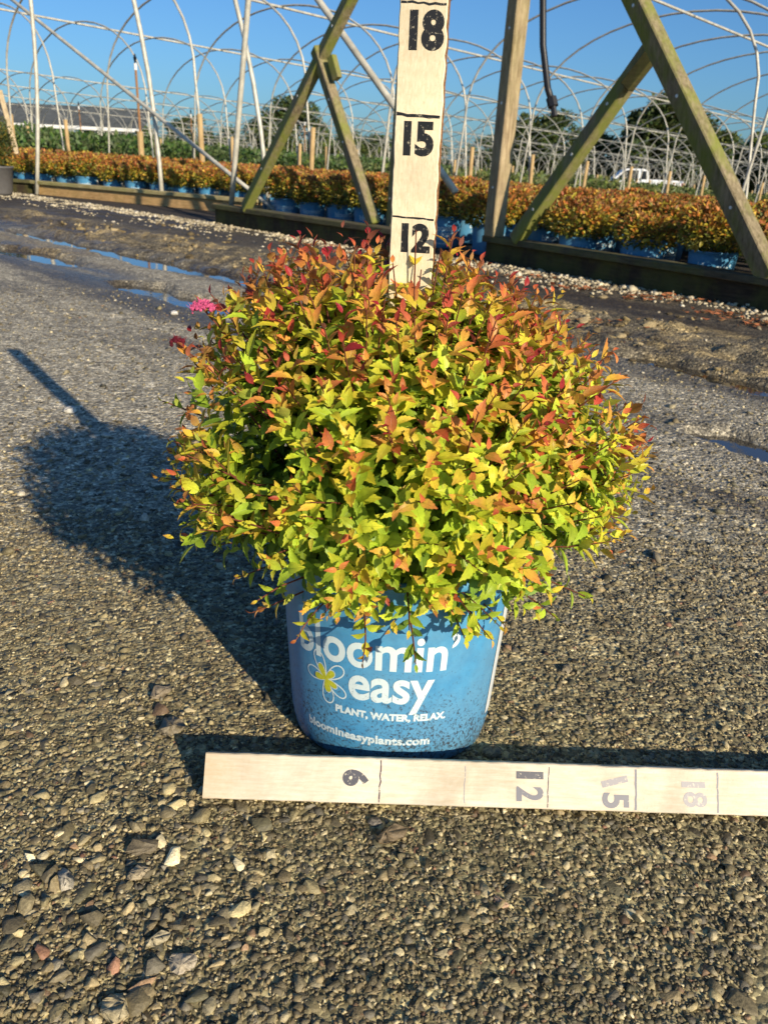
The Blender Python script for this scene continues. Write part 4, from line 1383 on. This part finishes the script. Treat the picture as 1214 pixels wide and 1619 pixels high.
# bed A: behind the two dark timbers; bed B: behind the pale timber
dA = unit(np.array([-.62, .785])); nA = np.array([.785, .62])
def lineA(t): return np.array([63., 140.]) + dA * t
for row in range(0, 34):
    for c_ in range(-14, 34):
        t = c_ * 15.6 + (row % 2) * 7.8 + 3
        p = lineA(t) + nA * (10.5 + row * 13.6) + jitter.normal(0, .9, 2)
        u_, w_ = to_uw(*p)
        lim = 214 - (row * 0.4)
        if row < 2 and w_ > 233: continue
        if w_ > 236: continue
        if row == 0 and 108 < w_ < 118: continue
        if jitter.random() < .05: continue
        if visible(p[0], p[1], 17): cand.append((float(p[0]), float(p[1]), row, 'A'))
dB = unit(np.array([-.85, .53])); nB = np.array([.53, .85])
p0B = np.array([-50., 310.])
for row in range(0, 30):
    for c_ in range(-12, 30):
        t = c_ * 14.6 + (row % 2) * 7.3 + 2
        p = p0B + dB * t + nB * (9.5 + row * 12.8) + jitter.normal(0, 1.0, 2)
        u_, w_ = to_uw(*p)
        if w_ < 246: continue
        if u_ < 162: continue
        if u_ > 620: continue
        if visible(p[0], p[1], 17): cand.append((float(p[0]), float(p[1]), row, 'B'))
cand.sort(key=lambda q: math.hypot(q[0], q[1]))
indiv = cand[:285]
rest = cand[285:700]
print('bed shrubs', len(cand), 'individual', len(indiv))
proto = None
names1 = ['first', 'second', 'third', 'fourth', 'fifth', 'sixth', 'seventh', 'eighth', 'ninth', 'tenth', 'eleventh', 'twelfth', 'thirteenth', 'fourteenth', 'fifteenth', 'sixteenth', 'seventeenth', 'eighteenth', 'nineteenth', 'twentieth', 'twenty-first', 'twenty-second']
fr_right = sorted([q for q in indiv if q[3] == 'A' and q[2] == 0 and to_uw(q[0], q[1])[1] < 112], key=lambda q: q[0])
fr_left = sorted([q for q in indiv if q[3] == 'A' and q[2] == 0 and to_uw(q[0], q[1])[1] >= 112], key=lambda q: q[0])
fr_pale = sorted([q for q in indiv if q[3] == 'B' and q[2] == 0], key=lambda q: q[0])
for q in indiv:
    x, y, row, bed = q
    z = float(macro(np.array(x), np.array(y)))
    dist = math.hypot(x, y)
    rt = empty('potted_shrub', (x, y, z), 0, float(jitter.uniform(.92, 1.03)))
    if q in fr_right: lb = 'rust and yellow potted shrub, %s from the left right behind the right dark timber' % names1[min(21, fr_right.index(q))]
    elif q in fr_left: lb = 'rust and yellow potted shrub, %s from the left right behind the left dark timber' % names1[min(21, fr_left.index(q))]
    elif q in fr_pale: lb = 'orange potted shrub, %s from the left right behind the pale timber' % names1[min(21, fr_pale.index(q))]
    elif bed == 'A': lb = 'rust orange potted shrub massed in the rows behind those at the dark timbers'
    else: lb = 'orange potted shrub massed in the rows behind those at the pale timber'
    tag(rt, lb, 'potted shrub', 'potted shrubs massed in the nursery beds')
    p_ = child(POT_ME, 'pot', rt)
    ang = float(jitter.normal(-.1, .55)) + (0.45 if bed == 'A' else 0.1)
    p_.rotation_euler = (0, 0, ang)
    if row < 2 and dist < 420:
        child(LETTER_ME, 'lettering', p_); child(SIDE_ME, 'side_label', p_)
    f2 = child(FOL[int(jitter.integers(0, 7))], 'foliage', rt)
    f2.rotation_euler = (0, 0, float(jitter.uniform(0, 6.28))); f2.scale = (1.0, 1.0, float(jitter.uniform(.84, 1.0)))
if rest:
    r = np.random.default_rng(77)
    Q = np.array([(q[0], q[1]) for q in rest]); k = 260
    n = len(Q) * k
    base = np.repeat(Q, k, 0); d = unit(r.normal(size=(n, 3))); d[:, 2] = np.abs(d[:, 2])
    P = np.stack([base[:, 0] + d[:, 0] * 7.8, base[:, 1] + d[:, 1] * 7.8, macro(base[:, 0], base[:, 1]) + 9.5 + d[:, 2] * 6.4 * r.uniform(.8, 1.08, n)], -1)
    cc = np.array([R1, R2, R3, R5])[r.choice(4, n, p=[.28, .36, .2, .16])] * r.uniform(.6, 1.25, (n, 1))
    o = build_leaves('potted_shrubs_massed', P, unit(d + r.normal(0, .6, (n, 3))), unit(d * .5 + np.array([0, 0, 1])), r.uniform(1.2, 2.1, n), np.full(n, .6), r.uniform(0, .3, n), cc, cc, bgleaf, None, True)
    tag(o, 'far part of the orange shrub beds where plants merge together', 'shrub bed', kind='stuff')

# grey nursery pot with a green bush cut by the left edge
gp = empty('potted_shrub', (-164, 353, 0)); tag(gp, 'green bush in a grey pot cut by the left edge of the photo', 'potted shrub')
m = MB(); m.lathe([(0, .1), (5.2, .1), (5.6, 1), (6.8, 10.2), (7.1, 10.3), (7.1, 11), (6.6, 11), (6.4, 9.5), (0.1, 9.4)], 32); m.build('pot', mat_plain('grey_pot', lin(96, 94, 92), .5), gp, smooth=True)
r = np.random.default_rng(8); n = 2600
d = unit(r.normal(size=(n, 3))); P = d * np.array([8.5, 8.5, 10]) * r.uniform(.5, 1.05, (n, 1)) + np.array([0, 0, 20])
cc = np.array([C(88, 92, 34), C(120, 104, 40), C(66, 78, 30)])[r.choice(3, n)] * r.uniform(.6, 1.2, (n, 1))
build_leaves('foliage', P, unit(d + r.normal(0, .6, (n, 3))), unit(d + np.array([0, 0, 1])), r.uniform(.8, 1.5, n), np.full(n, .5), r.uniform(0, .3, n), cc, cc, bgleaf, gp, True)

# ------------------------------------------------------------------ green crop beyond the beds
farleaf = mat_leaf('far_leaf', .2, .6, False)
def leaf_band(name, pts_fn, n, hgt, cols, size, label, seed):
    r = np.random.default_rng(seed)
    x, y, t = pts_fn(r, n)
    hz = fbm(x / 60, y / 60, seed, 3)
    H = hgt * (.72 + .5 * hz)
    z = macro(x, y) + H * np.clip(1 - r.random(n) ** 2 * .9, 0, 1)
    P = np.stack([x, y, z], -1)
    d = unit(r.normal(size=(n, 3)) + np.array([0, -.3, .8]))
    cc = cols[r.choice(len(cols), n)] * r.uniform(.55, 1.3, (n, 1)) * (.75 + .5 * fbm(x / 25, y / 25, seed + 3, 3))[:, None]
    o = build_leaves(name, P, d, unit(r.normal(size=(n, 3)) + np.array([0, 0, 1])), r.uniform(.6, 1.3, n) * size, np.full(n, .5), r.uniform(0, .3, n), cc, cc, farleaf, None, True)
    tag(o, label, 'plants', kind='stuff')
GC = np.array([C(56, 88, 34), C(74, 104, 40), C(44, 70, 28), C(92, 112, 44)])
def band_fn(w0, w1, u0, u1):
    def f(r, n):
        w = r.uniform(w0, w1, n); u = r.uniform(u0, u1, n)
        p = u[:, None] * RU + w[:, None] * RW
        return p[:, 0], p[:, 1], w
    return f
leaf_band('green_crop', band_fn(690, 900, 240, 1500), 60000, 30, GC, 4.5, 'dense dark green nursery plants beyond the orange beds', 301)
leaf_band('green_crop', band_fn(900, 1250, 350, 2600), 60000, 37, GC, 6.5, 'farther dark green plants among the small hoops', 302)
leaf_band('green_crop', band_fn(420, 690, 640, 1900), 40000, 26, np.array([C(104, 116, 50), C(80, 100, 40), C(130, 130, 70)]), 4.5, 'lighter green plants between the beds and the white pickup', 303)

# ------------------------------------------------------------------ trees
bark = mat_plain('tree_bark', lin(84, 70, 54), .9, 0, 10, .4)
def tree(px, Y, H, Wd, label, seed, nclump=70, tone=1.0, base_z=None, conifer=False):
    x = (px - 607) / FPX * Y * 1.02
    y = Y
    z = float(macro(np.array(x), np.array(y))) if base_z is None else base_z
    r = np.random.default_rng(seed)
    rt = empty('tree', (x, y, z)); tag(rt, label, 'tree', 'trees along the horizon')
    m = MB()
    m.tube([(0, 0, -10), (r.normal(0, .01) * H, 0, H * .3), (r.normal(0, .02) * H, 0, H * .6), (0, 0, H * .85)], [H * .035, H * .026, H * .016, H * .006], 7)
    cl = []
    for k in range(nclump):
        a = r.uniform(0, 6.28); q = r.random() ** .5
        if conifer:
            hh = r.uniform(.12, .98); rad = (1 - hh) * .95 * q
        else:
            hh = r.uniform(.22, .93); rad = math.sin(math.pi * min(1, (hh * .85 + .12))) * q
        cxx = (rad * math.cos(a) * Wd / 2, rad * math.sin(a) * Wd / 2, hh * H)
        cl.append(cxx)
        if k % 6 == 0: m.tube([(0, 0, max(.2, hh - .25) * H), cxx], [H * .012, H * .004], 5)
    m.build('trunk', bark, rt)
    cl = np.array(cl); per = 130; n = nclump * per
    c0 = np.repeat(cl, per, 0); d = unit(r.normal(size=(n, 3)))
    cs = np.repeat(r.uniform(.07, .14, nclump) * H * (.75 if conifer else 1), per)
    P = c0 + d * cs[:, None] * r.random((n, 1)) ** .4 * np.array([1.15, 1.15, .8])
    tn = np.repeat(r.uniform(.65, 1.3, nclump), per)[:, None]
    cols = np.array([C(62, 84, 34), C(80, 96, 40), C(46, 66, 30), C(100, 108, 48)])[r.choice(4, n)] * tn * tone
    build_leaves('crown', P, unit(d + r.normal(0, .5, (n, 3))), unit(d + np.array([0, 0, .8])), r.uniform(.7, 1.4, n) * H * .042, np.full(n, .6), r.uniform(0, .3, n), cols, cols, farleaf, rt, True)
tree(455, 2300, 190, 210, 'broad round tree behind the mossy left brace', 401)
tree(530, 2500, 140, 150, 'small tree seen between the left braces', 402, 45)
tree(575, 2700, 150, 190, 'low tree left of the upright measuring stick', 403, 45)
tree(655, 3000, 150, 170, 'tree mostly hidden behind the upright measuring stick', 410, 30)
tree(735, 3100, 180, 256, 'low dark tree right of the upright measuring stick', 404, 45)
tree(778, 2700, 228, 202, 'dark tree left of and behind the thick upright post', 405, 55, .85)
tree(822, 2700, 234, 189, 'dark pointed tree just right of the thick upright post', 406, 55, .85)
tree(885, 3000, 222, 229, 'dark tree below the nozzle of the black hose', 407, 50, .8)
tree(930, 2900, 258, 175, 'dark conifer left of the mossy right brace', 408, 60, .75, None, True)
tree(972, 2850, 324, 216, 'tallest dark tree right of the hose', 409, 75, .75)
tree(1010, 3000, 288, 256, 'broad dark tree above the bonnet of the white pickup', 411, 70, .8)
tree(1060, 3100, 240, 190, 'olive green tree above the cab of the white pickup', 412, 70, 1.1)
tree(1105, 3100, 240, 170, 'olive green tree above the tail of the white pickup', 413, 60, 1.1)
tree(1160, 2900, 270, 180, 'dark tree at the right beyond the big leaning brace', 414, 70, .8)
tree(1215, 2900, 240, 180, 'dark tree cut by the right edge', 415, 55, .8)
for i, px in enumerate(range(150, 430, 32)):
    tree(px, 3900, 150 + 30 * ((i * 7) % 3), 330, 'low distant tree, %s from the left in the far tree line at the left' % names1[i], 430 + i, 30, .9)
# ------------------------------------------------------------------ far shade house at the left
sh = empty('shade_house', (-1120, 2050, 0)); tag(sh, 'long low shade house with dark net roof and white gutter at the left', 'shade house')
netm = mat_plain('shade_net', lin(84, 88, 88), .9, 0, 2.5, .45)
whm = mat_plain('white_sheet', lin(225, 225, 220), .6)
def shp(name, mat, pts, th=4):
    m = MB()
    n = len(pts)
    V = [tuple(Vector(p)) for p in pts] + [tuple(Vector(p) + Vector((0, th, -1))) for p in pts]
    F = [tuple(range(n)), tuple(range(2 * n - 1, n - 1, -1))] + [(i, i + n, (i + 1) % n + n, (i + 1) % n) for i in range(n)]
    m.add(V, F); m.build(name, mat, sh)
# runs along x; the roof rises away from the viewer
xs = np.linspace(-300, 520, 13)
for i in range(12):
    a, b2 = xs[i], xs[i + 1]
    shp('roof_panel', netm, [(a, 0, 56), (b2 - 1.5, 0, 56), (b2 - 1.5, 140, 104), (a, 140, 104)])
shp('gutter', whm, [(-300, -6, 50), (520, -6, 50), (520, -6, 57), (-300, -6, 57)], 5)
for i in range(13):
    m = MB(); m.tube([(xs[i], 2, 0), (xs[i], 2, 50)], 2.2, 6); m.build('post', pipe_m, sh)

# ------------------------------------------------------------------ white pickup
tx, ty = 578.0, 2178.0
tz = float(macro(np.array(tx), np.array(ty))) + 6
tr = empty('pickup_truck', (tx, ty, tz), math.radians(-6)); tag(tr, 'white pickup truck parked beyond the shrubs at the right, facing left', 'pickup truck')
def slab(name, mat, prof, y0, y1, parent, inset=0):
    m = MB(); n = len(prof)
    V = [(p[0], y0, p[1]) for p in prof] + [(p[0], y1, p[1]) for p in prof]
    F = [tuple(range(n)), tuple(range(2 * n - 1, n - 1, -1))] + [(i, i + n, (i + 1) % n + n, (i + 1) % n) for i in range(n)]
    m.add(V, F); o = m.build(name, mat, parent)
    bv = o.modifiers.new('bevel', 'BEVEL'); bv.width = 1.4 * I; bv.segments = 2; bv.limit_method = 'ANGLE'
    return o
wp = mat_plain('white_car_paint', lin(226, 228, 230), .25, 0, 5, .03)
gl, nt_, b_ = newmat('car_glass'); b_.inputs['Base Color'].default_value = (.02, .025, .03, 1); b_.inputs['Roughness'].default_value = .06
blk = mat_plain('tyre_black', (.02, .02, .02), .8)
body = slab('body', wp, [(-112, 17), (-114, 30), (-111, 40), (-60, 45), (112, 45), (114, 40), (114, 20), (100, 16), (88, 16), (84, 30), (70, 36), (56, 30), (52, 16), (-52, 16), (-56, 30), (-70, 36), (-84, 30), (-88, 16)], -39, 39, tr)
slab('cab', wp, [(-60, 44.5), (-34, 68), (-26, 72.5), (14, 73.5), (24, 71), (32, 44.5)], -34, 34, tr)
slab('window', gl, [(-50, 47), (-31, 66), (-24, 69), (-16, 69.5), (-16, 47)], -34.8, -33.5, tr)
slab('window', gl, [(-12, 47), (-12, 69.5), (2, 70), (4, 47)], -34.8, -33.5, tr)
slab('window', gl, [(9, 50), (9, 69), (20, 68.5), (24, 50)], -34.8, -33.5, tr)
slab('bed_rail', wp, [(34, 45), (34, 50), (112, 50), (112, 45)], -39, -35, tr)
slab('bed_rail', wp, [(34, 45), (34, 50), (112, 50), (112, 45)], 35, 39, tr)
slab('tail_light', mat_plain('red_lens', lin(170, 30, 24), .3), [(106, 36), (106, 46), (113.5, 46), (113.5, 36)], -39.6, -36, tr)
slab('bumper', mat_plain('chrome', lin(190, 190, 192), .25, .8), [(-118, 16), (-118, 26), (-112, 27), (-112, 15)], -36, 36, tr)
m = MB(); m.box((-42, -38.5, 48), 7, 5, 6, None, 1); m.build('mirror', blk, tr)
for wx in (-70, 70):
    for wy in (-36, 36):
        t_ = MB()
        n = 24; pts = []
        for (rr, yy) in ((9, -5), (15, -5), (16, -3.5), (16, 3.5), (15, 5), (9, 5)):
            for k in range(n):
                a = 2 * math.pi * k / n; pts.append((rr * math.cos(a), yy, rr * math.sin(a)))
        F = [(i * n + k, i * n + (k + 1) % n, (i + 1) % 6 * n + (k + 1) % n, (i + 1) % 6 * n + k) for i in range(6) for k in range(n)]
        t_.add(pts, F); wo_ = t_.build('wheel', blk, tr); wo_.location = Vector((wx, wy, 16)) * I
        rm_ = MB(); rm_.add([(9 * math.cos(2 * math.pi * k / n), -3, 9 * math.sin(2 * math.pi * k / n)) for k in range(n)] + [(0, -4, 0)], [(k, (k + 1) % n, n) for k in range(n)])
        rm_.build('rim', mat_plain('rim_grey', lin(150, 150, 150), .3, .7), wo_)
print('done')
